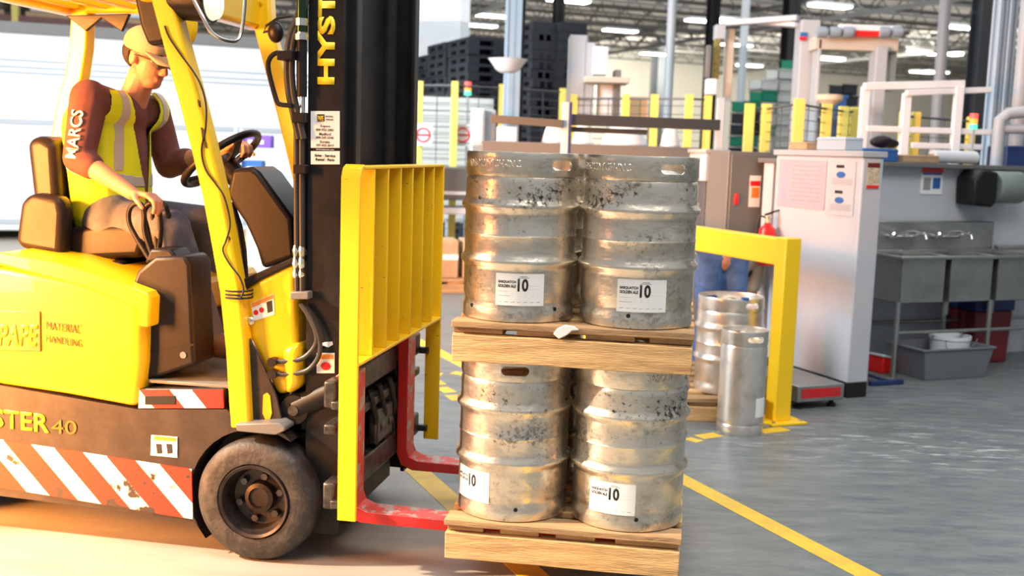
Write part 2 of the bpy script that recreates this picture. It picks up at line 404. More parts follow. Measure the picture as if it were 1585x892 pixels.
# pale scuffs all over
n2 = N.new('ShaderNodeTexNoise'); n2.inputs['Scale'].default_value = 3.5; n2.inputs['Detail'].default_value = 10; n2.inputs['Roughness'].default_value = .75
mp4 = N.new('ShaderNodeMapping'); mp4.inputs['Rotation'].default_value = (0, 0, RAD(-35)); mp4.inputs['Scale'].default_value = (1, 4, 1); nt.links.new(tc.outputs['Object'], mp4.inputs[0]); nt.links.new(mp4.outputs[0], n2.inputs[0])
r3 = N.new('ShaderNodeMapRange'); r3.inputs[1].default_value = .32; r3.inputs[2].default_value = .85; r3.inputs[4].default_value = .5; nt.links.new(n2.outputs[0], r3.inputs[0])
mx2 = N.new('ShaderNodeMix'); mx2.data_type = 'RGBA'; mx2.inputs[7].default_value = (.5, .5, .47, 1)
nt.links.new(r3.outputs[0], mx2.inputs[0]); nt.links.new(mx.outputs[2], mx2.inputs[6])
# warm light left of the second yellow line, put into a paler floor colour
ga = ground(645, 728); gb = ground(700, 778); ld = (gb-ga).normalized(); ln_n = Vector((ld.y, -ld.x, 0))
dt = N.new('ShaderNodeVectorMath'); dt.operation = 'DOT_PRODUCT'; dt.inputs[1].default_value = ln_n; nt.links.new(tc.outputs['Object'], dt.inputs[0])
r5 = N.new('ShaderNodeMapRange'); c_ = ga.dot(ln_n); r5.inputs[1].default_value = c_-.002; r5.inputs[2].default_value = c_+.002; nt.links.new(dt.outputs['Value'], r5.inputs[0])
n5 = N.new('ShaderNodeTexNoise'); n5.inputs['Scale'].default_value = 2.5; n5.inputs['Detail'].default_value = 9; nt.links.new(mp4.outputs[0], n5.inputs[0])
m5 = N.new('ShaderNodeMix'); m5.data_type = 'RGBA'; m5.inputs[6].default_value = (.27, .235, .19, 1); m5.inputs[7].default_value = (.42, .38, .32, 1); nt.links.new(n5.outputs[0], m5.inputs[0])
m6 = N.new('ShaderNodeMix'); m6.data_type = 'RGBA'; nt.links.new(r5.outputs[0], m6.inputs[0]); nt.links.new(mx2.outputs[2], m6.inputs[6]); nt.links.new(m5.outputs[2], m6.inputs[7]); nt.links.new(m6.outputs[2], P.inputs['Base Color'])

m_ceil = mat('ceiling_deck', (.55, .50, .44), .8, c2=(.22, .20, .18), scale=.35, stretch=(1, 4, 1))
m_truss = mat('truss_grey', (.09, .09, .085), .6)
struct('ceiling', MB().box(-45, 75, 8, 100, 8.0, 8.15), m_ceil)
def bframe(o, p): o.location = p; o.rotation_euler = (0, 0, BA)
k = 0
for d in range(0, 20):                                            # open web joists across the hall
    k += 1
    b = MB(); y0 = 22 + d*3.1
    b.box(-40, 70, -.06, .06, 7.85, 7.98); b.box(-40, 70, -.05, .05, 7.2, 7.28)
    x = -20
    while x < 60:
        b.tube([(x, 0, 7.24), (x+.6, 0, 7.9)], .03, 4); b.tube([(x+.6, 0, 7.9), (x+1.2, 0, 7.24)], .03, 4); x += 1.2
    o = struct('trim_%d' % k, b, m_truss); bframe(o, bv*y0)
for x in (-9, 3, 15, 27, 39):                                     # girders and ducts the other way
    k += 1
    b = MB(); b.box(x-.1, x+.1, 12, 90, 6.9, 7.05); b.box(x-.1, x+.1, 12, 90, 7.7, 7.85)
    y = 12
    while y < 88: b.tube([(x, y, 6.95), (x, y+1.5, 7.8)], .05, 4); b.tube([(x, y+1.5, 7.8), (x, y+3, 6.95)], .05, 4); y += 3
    o = struct('trim_%d' % k, b, m_truss); bframe(o, (0, 0, 0))
pw = at(1000, 200, 70)
o = struct('wall_back', MB().box(-60, 70, 0, .3, 0, 8), m_beige); bframe(o, (pw.x, pw.y, 0))
pa, pb = frame(520, 200, 27), frame(709, 200, 26)
o = struct('wall_left', MB().box(0, (pb-pa).length, 0, .6, 0, 7.95), m_white); o.location = pa; o.rotation_euler = (0, 0, math.atan2(pb.y-pa.y, pb.x-pa.x))

# painted floor lines
def floor_line(n, a, b, w, z=.0015):
    a = Vector(a); b = Vector(b); d = (b-a).normalized(); s_ = Vector((-d.y, d.x, 0))*w/2
    m_ = MB().prism([((a+s_).x, (a+s_).y), ((a-s_).x, (a-s_).y), ((b-s_).x, (b-s_).y), ((b+s_).x, (b+s_).y)], 0.0002, z, axis=2)
    return struct('trim_%d' % n, m_, m_tapey)
g1 = ground(1062, 745); g2 = ground(1330, 885); dd = (g2-g1).normalized()
floor_line(40, g1-dd*12, g1+dd*3.2, .10)
g3 = ground(645, 728); g4 = ground(700, 778); dd = (g4-g3).normalized()
floor_line(41, g3-dd*6, g3+dd*2.2, .115)
n = 42
for a, b in (((1068, 683), (1079, 680)), ((1082, 677), (1112, 673)), ((1118, 671), (1134, 669)), ((1176, 669), (1216, 664)), ((700, 577), (724, 580)), ((668, 579), (684, 580)), ((668, 588), (682, 596)), ((683, 600), (698, 608)), ((698, 612), (710, 620))):
    floor_line(n, ground(*a), ground(*b), .09); n += 1

# high bay lamps
hb = empty('high_bay_light', (0, 0, 0), BA)
MB().box(-.8, .8, -.28, .28, .02, .12).build('housing', m_white, hb)
MB().box(-.76, .76, -.25, .25, -.02, .03).build('diffuser', m_lamp, hb)
spots = [((1487, 43), 'large high bay light at the upper right, nearest the corner column'), ((1285, 10), 'high bay light at the top edge above the poster wall'),
 ((1430, 83), 'left lamp of the near pair left of the grey pipe column, upper right'), ((1466, 84), 'right lamp of the near pair beside the grey pipe column'),
 ((1428, 112), 'left lamp of the far pair, just above the white tube frame'), ((1449, 112), 'right lamp of the far pair, just above the white tube frame'),
 ((1285, 92), 'high bay light seen through the grey machine portal'), ((960, 48), 'high bay light above the white palletizer cabinet'),
 ((762, 25), 'high bay light left of the dark blue column'), ((742, 40), 'small far lamp above the black pallet stacks'),
 ((1090, 33), 'high bay light left of the black column'), ((1126, 31), 'high bay light right of the black column'),
 ((1013, 84), 'far lamp against the beige back wall'), ((1140, 70), 'far lamp right of the black column'), ((1160, 102), 'lowest far lamp above the pale stacked crates'),
 ((880, 2), 'lamp at the top edge above the thin black column')]
for i, (q, lb) in enumerate(spots):
    zz = 7.0; p = ground(q[0], q[1], zz)
    if i == 0: hb.location = p; tag(hb, lb, 'ceiling light', 'high bay lights')
    else: dup(hb, p, BA, lb, 'high bay lights')

# ------------------------------------------------------------------ the forklift
T = empty('forklift', FO, FA, 'yellow and black forklift with red and white striped side, carrying kegs', 'forklift')
def xz(*q, lat=.06): return [(lambda p: (p.x, p.z))(L(a, b, lat)) for a, b in q]
def slab(name, m, pts, y0, y1, parent=T, bevel=.01, **k):
    return MB().prism(xz(*pts, lat=y0), y0, y1).build(name, m, parent, bevel, **k)
WC = L(392, 780, .04); WR = .235; WX, WZ = WC.x, WR
# chassis with arch over the drive wheel
b = MB()
top = xz((440, 672), (372, 655), (350, 634), (212, 634), (0, 597), lat=.07)
arch = [(WX+.27*cos(RAD(a)), WZ+.27*sin(RAD(a))) for a in range(60, 221, 10)]
low = xz((300, 806), (0, 768), lat=.07)
poly = top + [(-2.25, top[-1][1]), (-2.28, low[-1][1]+.03)] + [low[-1], low[0]] + arch[::-1]
ch = b.prism(poly, .07, .25).prism(poly, .86, 1.06).box(-2.2, -.10, .24, .87, .12, .50).build('chassis', m_chas, T, .008)
slab('side_tape', m_st1, [(-160, 660), (0, 681), (296, 727), (298, 804), (0, 755), (-160, 735)], .064, .071, ch, 0)
def ftext(s_, name, m, q0, q1, lat, h=None, parent=T, bold=0, up=(0, 0, 1), **k):
    a = L(*q0, lat); c = L(*q1, lat); xd = (c-a); return text(s_, name, m, parent, a, xd, up, xd.length, h, .002, bold=bold, **k)
ftext('HYSTER', 'lettering', m_logoy, (-62, 655), (77, 671), .068, .075, ch, .02)
ftext('40', 'lettering', m_logo, (80, 671), (119, 673), .068, .055, ch)
# step with striped plate
st = slab('step', m_chas, [(215, 602), (345, 602), (345, 634), (215, 634)], .075, .95, T, .004)
slab('side_tape', m_st2, [(216, 604), (344, 604), (346, 632), (214, 632)], .068, .076, st, 0)
slab('slot', m_hole, [(224, 613), (272, 613), (272, 627), (224, 627)], .0655, .07, st, .003)
MB().box(L(225, 600, .08).x, L(400, 600, .08).x, .1, .9, L(300, 600, .08).z, L(300, 600, .08).z+.012).build('floor_plate', m_mgrey, st, .002)
# warning sticker on the chassis
sk = slab('warning_sticker', m_paper, [(234, 674), (274, 677), (274, 709), (233, 705)], .066, .071, ch, 0)
slab('warning_band', m_orange, [(238, 675), (272, 678), (272, 684), (238, 681)], .0645, .067, sk, 0)
for q in (246, 262): slab('pictogram', m_ink, [(q-5, 687), (q+4, 688), (q+5, 702), (q-3, 703)], .0645, .067, sk, .004)
# battery hood
hd = slab('hood', m_yel, [(-330, 470), (-160, 430), (0, 408), (120, 432), (205, 458), (222, 476), (220, 560), (212, 633), (100, 612), (0, 597), (-160, 560), (-330, 530)], .06, 1.0, T, .035, seg=4)
slab('hood_lid', m_yel, [(-330, 455), (-160, 415), (0, 391), (80, 404), (160, 428), (226, 453), (232, 462), (230, 508), (214, 506), (212, 478), (200, 470), (140, 448), (0, 412), (-160, 436), (-330, 475)], .045, 1.02, T, .012, seg=3)
slab('counterweight', m_yel, [(-420, 480), (-300, 470), (-300, 780), (-420, 760)], .03, 1.09, T, .05, seg=4)
lg = slab('logo_plate', m_logo, [(-8, 481), (62, 482), (63, 545), (-8, 543)], .0535, .061, hd, .003)
ftext('PAPE', 'lettering', m_logoy, (-2, 535), (56, 536), .0525, .085, lg, .02, up=(.12, 0, 1))
ftext('MATERIAL', 'lettering', m_browni, (72, 510), (125, 517), .058, .030, hd)
ftext('HANDLING', 'lettering', m_browni, (72, 530), (127, 538), .058, .030, hd)
slab('rule', m_logo, [(72, 497), (126, 503), (126, 505), (72, 499)], .0565, .061, hd, 0)
# overhead guard
pil = [(253, -62), (257, 0), (277, 75), (298, 150), (317, 225), (335, 300), (349, 375), (362, 450), (371, 540), (378, 661)]
og = empty('overhead_guard', (0, 0, 0)); og.parent = T
for (la, nm) in ((.105, 'near'), (1.0, 'far')):
    pp = [L(*q, .105) for q in pil]; pp = [Vector((p.x, la, p.z)) for p in pp]
    o = MB().strip(pp, .082, .075).build('pillar', m_yel, og, .012, seg=3)
    if nm == 'near':
        o.data.materials[0] = m_yel
        for (q, w_, h_) in (((307, 160), 3, 12), ((313, 208), 5, 22), ((317, 224), 3, 12), ((354, 369), 2, 6)):
            slab('paint_chip', m_ink, [(q[0]-w_/2, q[1]-h_/2), (q[0]+w_/2, q[1]-h_/4), (q[0]+w_*.8, q[1]+h_/2), (q[0], q[1]+h_/3)], .062, .07, o, 0)
        cable = [L(a, c, .062) for a, c in ((255, 40), (262, 58), (280, 85), (300, 112), (312, 135), (319, 165), (318, 200), (312, 232), (318, 262), (334, 285), (347, 305), (356, 345), (350, 372), (345, 388), (356, 410), (370, 428), (377, 448), (372, 462))]
        MB().tube(cable, .0035, 6, curve=True).build('cable', m_ink, o)
        b = MB()
        for dz in (0, .012, .026): 
            c0 = L(361, 462, .06); b.tube([c0+Vector((-.05+.1*cos(a/8*pi)*-.5-.0, .03-.05*sin(a/8*pi), dz+.012*sin(a))) if False else c0+Vector((.052*cos(a*pi/6), .045+.05*sin(a*pi/6), dz)) for a in range(12)], .004, 5, closed=True)
        b.build('cable_tie', m_ink, o)
ptop = L(*pil[0], .105)
rz_ = 2.17; rx0 = ptop.x+.02; rx1 = -1.72
for la in (.105, 1.0): MB().strip([(rx0-.02, la, ptop.z-.02), (rx0-.08, la, rz_-.04), (rx0-.2, la, rz_), (rx1, la, rz_)], .075, .075).build('roof_rail', m_yel, og, .012)
MB().strip([(rx0-.07, .07, rz_-.03), (rx0-.07, 1.04, rz_-.03)], .09, .14, side=Vector((0, 0, 1))).build('cross_bar', m_yel, og, .02)
for i in range(6):
    x = rx0-.22-.14*i
    MB().box(x-.02, x+.02, .13, .98, rz_-.02, rz_+.02).build('roof_bar', m_yel, og, .006)
rp = [L(*q, 1.0) for q in ((128, -4), (129, 30), (127, 75), (121, 115), (108, 160), (95, 230), (88, 330))]
MB().strip([(rp[0].x, 1.0, rz_+.0)]+[tuple(p) for p in rp]+[(rp[-1].x, 1.0, .9)], .085, .075).build('pillar', m_yel, og, .012)
MB().strip([(rx1, .105, rz_), (rx1-.10, .105, 1.9), (rx1-.18, .105, .95)], .085, .075).build('pillar', m_yel, og, .012)
MB().strip([(rx1, .07, rz_), (rx1, 1.04, rz_)], .08, .09, side=Vector((0, 0, 1))).build('cross_bar', m_yel, og, .02)
# dark roof liner under the rear, seen as the brown scalloped edge
MB().prism([(rx1+.02, rz_-.05), (rx1+.12, rz_-.12), (rx1+.2, rz_-.06), (rx1+.3, rz_-.12), (rx1+.34, rz_-.04)], .95, .97).build('roof_liner', m_plas, og, .004)
# work lamps hanging on the guard's pillar
def worklamp(q, lat, lit):
    c = L(*q, lat); r = empty('work_lamp', c); r.parent = T
    return r, c
r, c = worklamp((240, 18), .18, 0)
MB().prism([(-.055, .16), (.03, .15), (.075, .02), (.085, -.10), (.06, -.125), (.0, -.13), (-.03, -.06), (-.055, .05)], -.06, .08).build('housing', m_plas, r, .02, seg=4)
r, c = worklamp((288, 38), .30, 0)
MB().ball((0, 0, 0), (.045, .04, .085), 20, 12).build('housing', m_yelw, r)
r, c = worklamp((320, 3), .12, 1)
MB().lathe([(.05, -.14), (.065, -.10), (.075, 0), (.075, .02)], 28, axis='x').build('housing', m_plas, r)
MB().lathe([(.068, .018), (.06, .04), (.02, .055)], 28, axis='x').build('lens', m_head, r)
g = MB().tube([(-.02, -.09, .02), (.03, -.10, -.06), (.06, -.08, -.12), (.09, -.02, -.14), (.11, .04, -.12), (.12, .06, 0), (.12, .06, .12)], .007, 8, curve=True); g.build('guard_loop', m_steel, r)
# toe board gusset, fender plate, front cowl
slab('fender_plate', m_mgrey, [(364, 657), (430, 655), (441, 662), (440, 668), (426, 674), (366, 668)], .03, .26, T, .004)
gs = MB()
outer = xz((386, 524), (397, 545), (414, 580), (428, 615), (438, 657), (392, 660), lat=.10)
gs.prism(outer, .10, .112).build('gusset', m_chas, T, .002)
slab('slot', m_yel, [(407, 612), (413, 608), (418, 613), (421, 640), (417, 652), (410, 650), (406, 640)], .096, .101, T, .002)
cw = slab('front_cowl', m_yel, [(376, 448), (400, 432), (456, 405), (460, 545), (446, 610), (428, 612), (410, 575), (384, 520)], .13, .96, T, .03, seg=4)
MB().prism(xz((434, 540), (462, 530), (464, 600), (440, 615), lat=.10), .10, .35).build('cowl_bulge', m_yel, cw, .03, seg=4)
slab('cowl_trim', m_plas, [(373, 441), (376, 432), (456, 397), (457, 407), (400, 434), (377, 449)], .12, .97, T, .006)
w = slab('warning_sticker', m_paper, [(388, 470), (423, 455), (425, 487), (393, 497)], .127, .131, cw, 0)
slab('warning_band', m_orange, [(389, 470), (422, 456), (423, 462), (390, 476)], .1255, .128, w, 0)
for q in ((396, 484), (405, 480)):
    c = L(*q, .126); MB().lathe([(.010, 0), (.010, .0015)], 16, c=c, axis='y').build('prohibition_mark', m_redp, w)
slab('pictogram', m_ink, [(412, 468), (421, 465), (422, 482), (414, 485)], .1255, .128, w, .002)
c = L(388, 497, .12); MB().ball(c, (.016, .012, .018)).build('bolt', m_steel, cw)
slab('front_panel', m_chas, [(430, 600), (520, 590), (520, 640), (470, 700), (440, 670)], .26, .88, T, .02)
# dashboard and steering
slab('dashboard', m_plas, [(350, 300), (358, 262), (388, 258), (400, 266), (452, 338), (457, 400), (405, 417), (396, 385), (378, 345), (362, 322)], .34, .58, T, .02, seg=3)
MB().strip([L(*q, .36) for q in ((352, 315), (364, 350), (371, 390), (374, 440))], .05, .04).build('dash_trim', m_plas, T, .008)
sw = empty('steering_wheel', L(343, 246, .52)); sw.parent = T
sw.rotation_euler = (0, -RAD(38), 0)
b = MB(); b.tube([(.175*cos(a*pi/20), .175*sin(a*pi/20), 0) for a in range(40)], .0155, 12, closed=True); b.build('rim', m_plas, sw)
b = MB()
for a in (90, 210, 330): b.strip([(.02*cos(RAD(a)), .02*sin(RAD(a)), -.03), (.09*cos(RAD(a)), .09*sin(RAD(a)), -.028), (.172*cos(RAD(a)), .172*sin(RAD(a)), 0)], .035, .014, side=Vector((0, 0, 1)))
b.build('spokes', m_plas, sw, .004)
MB().lathe([(.045, -.04), (.05, -.02), (.045, 0), (.02, .008)], 24).build('hub', m_plas, sw)
MB().tube([(0, 0, -.03), (.02, 0, -.2), (.06, 0, -.34)], .045, 16).build('steering_column', m_plas, sw)
# seat
se = empty('seat', (0, 0, 0)); se.parent = T
slab('backrest', m_plas, [(38, 218), (60, 208), (85, 222), (90, 300), (100, 400), (60, 400), (50, 320)], .34, .80, se, .04, seg=4)
slab('side_bolster', m_plas, [(30, 312), (48, 298), (92, 305), (98, 330), (94, 398), (28, 385), (22, 372)], .24, .33, se, .03, seg=4)
slab('cushion', m_plas, [(60, 375), (110, 352), (215, 345), (228, 362), (215, 400), (100, 405), (60, 400)], .32, .80, se, .03, seg=4)
slab('seat_base', m_plas, [(35, 398), (185, 405), (205, 425), (200, 442), (60, 430), (35, 415)], .30, .82, se, .01)
b = MB(); b.tube([L(50, 205, .8), L(38, 130, .95), L(55, 117, .98), L(118, 112, 1.0)], .012, 8) if False else None
c = L(187, 430, .22); MB().lathe([(.02, -.02), (.02, .02)], 16, c=c, axis='y').build('red_button', m_redp, se)
# lever console
co = slab('lever_console', m_plas, [(204, 442), (212, 420), (240, 398), (286, 396), (294, 410), (300, 545), (302, 565), (222, 592), (224, 510), (190, 440)], .12, .30, T, .022, seg=4)
slab('console_seam', m_hole, [(224, 544), (300, 532), (300, 535), (224, 547)], .1185, .121, co, 0)
c = L(283, 550, .116); MB().lathe([(.013, 0), (.013, .01)], 16, c=c, axis='y').build('bolt', m_mgrey, co)
for i, (x0, la) in enumerate(((214, .19), (236, .25), (247, .31))):
    lp = [L(232+i*6, 402, la), L(x0-10+i*2, 355, la), L(x0-15+i*2, 332, la), L(x0-9+i*2, 318, la), L(x0+3+i*2, 316, la), L(x0+9+i*2, 330, la), L(x0+10+i*3, 360, la), L(238+i*6, 402, la)]
    MB().tube(lp, .010, 10, curve=True).build('control_lever', m_plas, co)
slab('lever_boot', m_plas, [(222, 408), (232, 385), (262, 385), (276, 402)], .15, .29, co, .012)
# wheels
def wheel(x, lat, far=False, r=WR, wd=.175):
    w = empty('wheel', (x, lat, r)); w.parent = T
    s_ = -1 if far else 1
    pr = [(r*.60, .012), (r*.62, .0), (r*.80, -.004), (r*.93, .006), (r*.985, .022), (r, .045), (r, wd-.045), (r*.985, wd-.022), (r*.93, wd-.006), (r*.8, wd), (r*.60, wd-.012)]
    MB().lathe([(a, h*s_) for a, h in pr], 96, axis='y', caps=False).build('tyre', m_rub, w, smooth=50)
    b = MB().lathe([(r*.61, .008*s_), (r*.585, -.006*s_), (r*.54, .0), (r*.52, .022*s_), (r*.50, .05*s_), (r*.46, .075*s_), (r*.26, .082*s_), (r*.24, .05*s_), (r*.17, .045*s_), (r*.15, .055*s_), (.001, .056*s_)], 64, axis='y', caps=False)
    b.lathe([(r*.61, .10*s_), (.001, .1*s_)], 32, axis='y')
    b.build('rim', m_rim, w, smooth=40)
    for k in range(6):
        a = k*pi/3+.3; MB().lathe([(.014, .05*s_), (.014, .07*s_), (.008, .074*s_)], 6, c=(r*.36*cos(a), .004*s_, r*.36*sin(a)), axis='y').build('lug_nut', m_grease, w, smooth=0)
    return w
wheel(WX, .04); wheel(WX, 1.09, True); wheel(-1.9, .14, r=.19, wd=.15); wheel(-1.9, .99, True, r=.19, wd=.15)
MB().tube([(WX, .2, WR), (WX, .93, WR)], .05, 16).build('axle', m_grease, T)
# mast
lm = .14
ma = empty('mast', (0, 0, 0)); ma.parent = T
xa = L(476, 300, lm).x; xb = L(532, 300, lm).x
def channel(x0, x1, y, wy, open_, z0, z1, nm):
    s_ = 1 if open_ else -1
    b = MB().box(x0, x1, y-.006, y+.006, z0, z1).box(x0, x0+.018, min(y, y+s_*wy), max(y, y+s_*wy), z0, z1).box(x1-.018, x1, min(y, y+s_*wy), max(y, y+s_*wy), z0, z1)
    return b.build(nm, m_blk, ma, .004)
z0m = .10
orl = channel(xa, xb, lm, .06, True, z0m, 2.35, 'outer_rail'); channel(xa, xb, 1.06, .06, False, z0m, 2.35, 'outer_rail')
channel(xa+.03, xb+.028, lm+.05, .055, True, z0m+.03, 2.33, 'inner_rail'); channel(xa+.03, xb+.028, 1.01, .055, False, z0m+.03, 2.33, 'inner_rail')
for z in (.5, 1.25, 2.28): MB().box(xa-.02, xa+.01, lm, 1.06, z, z+.10).build('cross_member', m_blk, ma, .004)
for la in (.30, .92):
    MB().tube([(xa+.06, la, .15), (xa+.06, la, 2.3)], .036, 20).build('lift_cylinder', m_blk, ma)
for la in (.42, .80):
    MB().box(xa+.03, xa+.045, la-.02, la+.02, .3, 2.3).build('lift_chain', m_grease, ma)
MB().box(xa+.02, xa+.05, .26, .95, .9, 2.3).build('lift_shield', m_blk, ma, .003)
# HYSTER reads up the near rail
a = L(517, 131, lm-.008)
text('HYSTER', 'lettering', m_logoy, orl, L(518, 131, lm-.008), (0, 0, 1), (-1, 0, 0), .485, .066, .002, bold=.045)
ps = slab('dealer_sticker', m_paper, [(481, 172), (525.5, 172), (525.5, 229), (481, 229)], lm-.010, lm-.006, orl, 0)
slab('dealer_sticker', m_paper, [(481, 234), (525.5, 234), (525.5, 254.5), (481, 254.5)], lm-.010, lm-.006, orl, 0)
pl = slab('sticker_logo', m_ink, [(491, 177), (502, 177), (502, 188), (491, 188)], lm-.012, lm-.009, ps, 0)
def line(s_, x0, x1, yb, hpx, m_=m_ink, par=ps, bold=.01):
    k = (L(500, 200, lm).z-L(500, 201, lm).z)
    a0 = L(x0, yb, lm-.0112); a1 = L(x1, yb, lm-.0112); a0.y = a1.y = lm-.0112
    text(s_, 'lettering', m_, par, a0, (1, 0, 0), (0, 0, 1), (a1-a0).length, hpx*k, .0005, bold=bold)
a0 = L(492, 187, lm-.0125); text('PAPE', 'lettering', m_logoy, ps, a0, (1, 0, 0), (0, 0, 1), .021, .018, .0008, bold=.02)
line('MATERIAL', 504, 516, 181.5, 2.6); line('HANDLING', 504, 516, 186.5, 2.6)
line('Eugene', 496, 511, 197.5, 4.2); line('800-922-3002', 489, 516.5, 202.5, 3.6)
line('Medford', 494, 512, 209.5, 4.2); line('800-545-5546', 489, 516.5, 214.5, 3.6)
line('Eureka', 495.5, 510.5, 221.5, 4.2); line('707-443-3019', 489, 516.5, 226.5, 3.6)
line('www.papemh.com', 489, 517, 232.6, 2.6, m_paper, bold=.02)
line('Sales - Service', 487, 519, 242.5, 4.2, bold=.03); line('Rental - Parts', 488.5, 517.5, 248.8, 4.2, bold=.03)
w = slab('warning_sticker', m_paper, [(490, 547), (517.5, 547), (517.5, 578), (490, 578)], lm-.010, lm-.006, orl, 0)
slab('warning_band', m_orange, [(491.5, 549), (516, 549), (516, 556), (491.5, 556)], lm-.012, lm-.009, w, 0)
c = L(504, 567, lm-.012); MB().ball(c, (.02, .002, .016), 9, 6).build('pictogram', m_redp, w)
slab('scuffed_decal', m_paper, [(494, 533), (502, 530), (514, 529), (515, 534), (508, 538), (500, 535), (495, 541)], lm-.009, lm-.006, orl, 0)
# hoses and tilt gear on the side of the mast
hs = []
for k, dx in enumerate((-5, 5)):
    pth = [L(q[0]+dx*.7, q[1], lm-.03) for q in ((475, -30), (466, 20), (452, 60), (448, 100), (450, 140), (457, 175), (466, 215))]
    MB().tube(pth, .012, 10, curve=True).build('hydraulic_hose', m_hose, ma)
    MB().tube([L(463+dx*.8, 180+abs(dx), lm-.02), L(463+dx*.8, 300, lm-.02), L(464+dx*.8, 460, lm-.02)], .011, 10).build('hydraulic_hose', m_hose, ma)
    MB().lathe([(.010, 0), (.014, .01), (.010, .03), (.015, .05), (.011, .075), (.014, .10), (.010, .12)], 12, c=L(462.5+dx*.9, 430, lm-.02)).build('hose_fitting', m_steel, ma, smooth=0)
    MB().tube([L(q[0], q[1], lm-.03) for q in (((465, 470), (478, 490), (489, 515), (488, 535), (470, 554), (445, 559), (424, 560)) if k == 0 else ((467, 470), (483, 495), (494, 525), (494, 550), (478, 572), (452, 579), (424, 579)))], .0095, 10, curve=True).build('hydraulic_hose', m_hose, ma)
    MB().lathe([(.018, -.02), (.018, .012)], 14, c=L(423, 560+19*k, lm-.03), axis='y').build('hose_port', m_plas, ma)
for q, w_, h_ in (((461, 182), 10, 16), ((463, 262), 10, 14), ((463, 458), 14, 12)):
    slab('hose_clamp', m_mgrey if q[1] > 400 else m_plas, [(q[0]-w_, q[1]-h_/2), (q[0]+w_, q[1]-h_/2), (q[0]+w_, q[1]+h_/2), (q[0]-w_, q[1]+h_/2)], lm-.05, lm, ma, .004)
slab('hose_cover', m_plas, [(456, 178), (472, 178), (473, 388), (457, 388)], lm-.005, lm+.05, ma, .006)
MB().tube([L(468, -40, lm-.03), L(467, 50, lm-.03)], .021, 18).build('tilt_cylinder_barrel', m_green, ma)
MB().lathe([(.026, 0), (.026, .02), (.018, .02), (.018, .05), (.024, .05), (.024, .075)], 12, c=L(467, 62, lm-.03)).build('cylinder_collar', m_steel, ma, smooth=0)
MB().tube([L(467, 62, lm-.03), L(467, 150, lm-.03)], .019, 18).build('cylinder_rod', m_blk, ma)
MB().tube([L(468, 150, lm-.03), L(468, 175, lm-.03)], .010, 12).build('rod_end', m_steel, ma)
MB().tube([L(q[0], q[1], lm-.06) for q in ((445, 84), (428, 82), (417, 92), (416, 110), (428, 155), (436, 162), (452, 163))], .009, 10, curve=True).build('grab_handle', m_plas, ma)
slab('handle_bracket', m_plas, [(428, 79), (452, 77), (452, 92), (428, 93)], lm-.08, lm-.03, ma, .004)
MB().tube([L(q[0], q[1], .8) for q in ((452, 25), (430, 28), (412, 40), (408, 50), (424, 46))], .006, 8).build('lamp_cable', m_ink, T)
MB().ball(L(427, 50, .8), (.035, .03, .045)).build('lamp_socket', m_plas, T)
# tilt cylinder pivot
b = MB(); c = L(455, 635, .12)
b.lathe([(.055, 0), (.06, .02), (.06, .06), (.055, .08)], 28, c=c, axis='y'); b.tube([c+Vector((0, .04, 0)), L(520, 605, .16)], .05, 16)
b.build('tilt_cylinder', m_blk, T)
MB().lathe([(.02, -.012), (.02, .0), (.03, .0), (.03, .01)], 20, c=c, axis='y').build('pivot_pin', m_grease, T)
slab('pivot_guard', m_chas, [(428, 618), (450, 608), (520, 602), (545, 640), (545, 770), (510, 780), (500, 700), (480, 670), (450, 660), (430, 650)], .22, .30, T, .01)
# carriage
ca = empty('carriage', (0, 0, 0)); ca.parent = T
cx1 = -.055
for z0, z1 in ((.62, .72), (.52, .56), (.24, .34)):
    MB().box(cx1-.045, cx1, .02, 1.18, z0, z1).build('carriage_bar', m_grease, ca, .008)
for la in (.25, .95): MB().box(cx1-.12, cx1-.04, la-.03, la+.03, .22, .78).build('carriage_bracket', m_grease, ca, .006)
for la in (.55, .66): MB().lathe([(.035, 0), (.035, .05), (.02, .06)], 16, c=(cx1-.02, la, .42), axis='y').build('roller', m_grease, ca)
b = MB()
for la in (.48, .60, .74): b.tube([(cx1, la-.05, .60), (cx1+.01, la, .48), (cx1-.02, la+.08, .40), (cx1-.01, la+.1, .26)], .012, 8)
b.build('carriage_hose', m_hose, ca)
MB().box(cx1-.03, cx1+.01, .5, .72, .36, .50).build('side_shift_block', m_grease, ca, .01)
# forks
fz0, fz1 = .172, .215
def fork(la, wd, ztop, m_side):
    f = empty('fork', (0, la, 0)); f.parent = T
    x0 = cx1+.005; x1 = x0+.045
    prof = [(x0, ztop), (x1, ztop), (x1, fz1+.05), (x1+.012, fz1+.015), (x1+.05, fz1), (1.02, fz1-.012), (1.08, fz0+.006), (1.08, fz0), (x0+.07, fz0), (x0+.02, fz0+.02), (x0, fz0+.07)]
    o = MB().prism(prof, 0, wd).build('blade', m_red, f, .004)
    o.data.materials.append(m_redw)
    for p in o.data.polygons:
        if abs(p.normal.y) < .5 and (p.normal.x > .5 or p.normal.z > .5) : p.material_index = 1
    MB().prism([(x0-.05, ztop-.03), (x0-.02, ztop-.005), (x0+.002, ztop-.002), (x0+.002, ztop-.11), (x0-.02, ztop-.11), (x0-.02, ztop-.05), (x0-.05, ztop-.055)], .01, wd-.01).build('fork_hook', m_red, f, .004)
    MB().lathe([(.008, 0), (.008, .04), (.02, .045), (.02, .055)], 14, c=(x0-.02, wd/2, ztop-.01)).build('fork_pin', m_plas, f)
    return f
FN, FF = .10, .80
fork(FN, .115, .74, m_red); fork(FF, .115, .76, m_red)
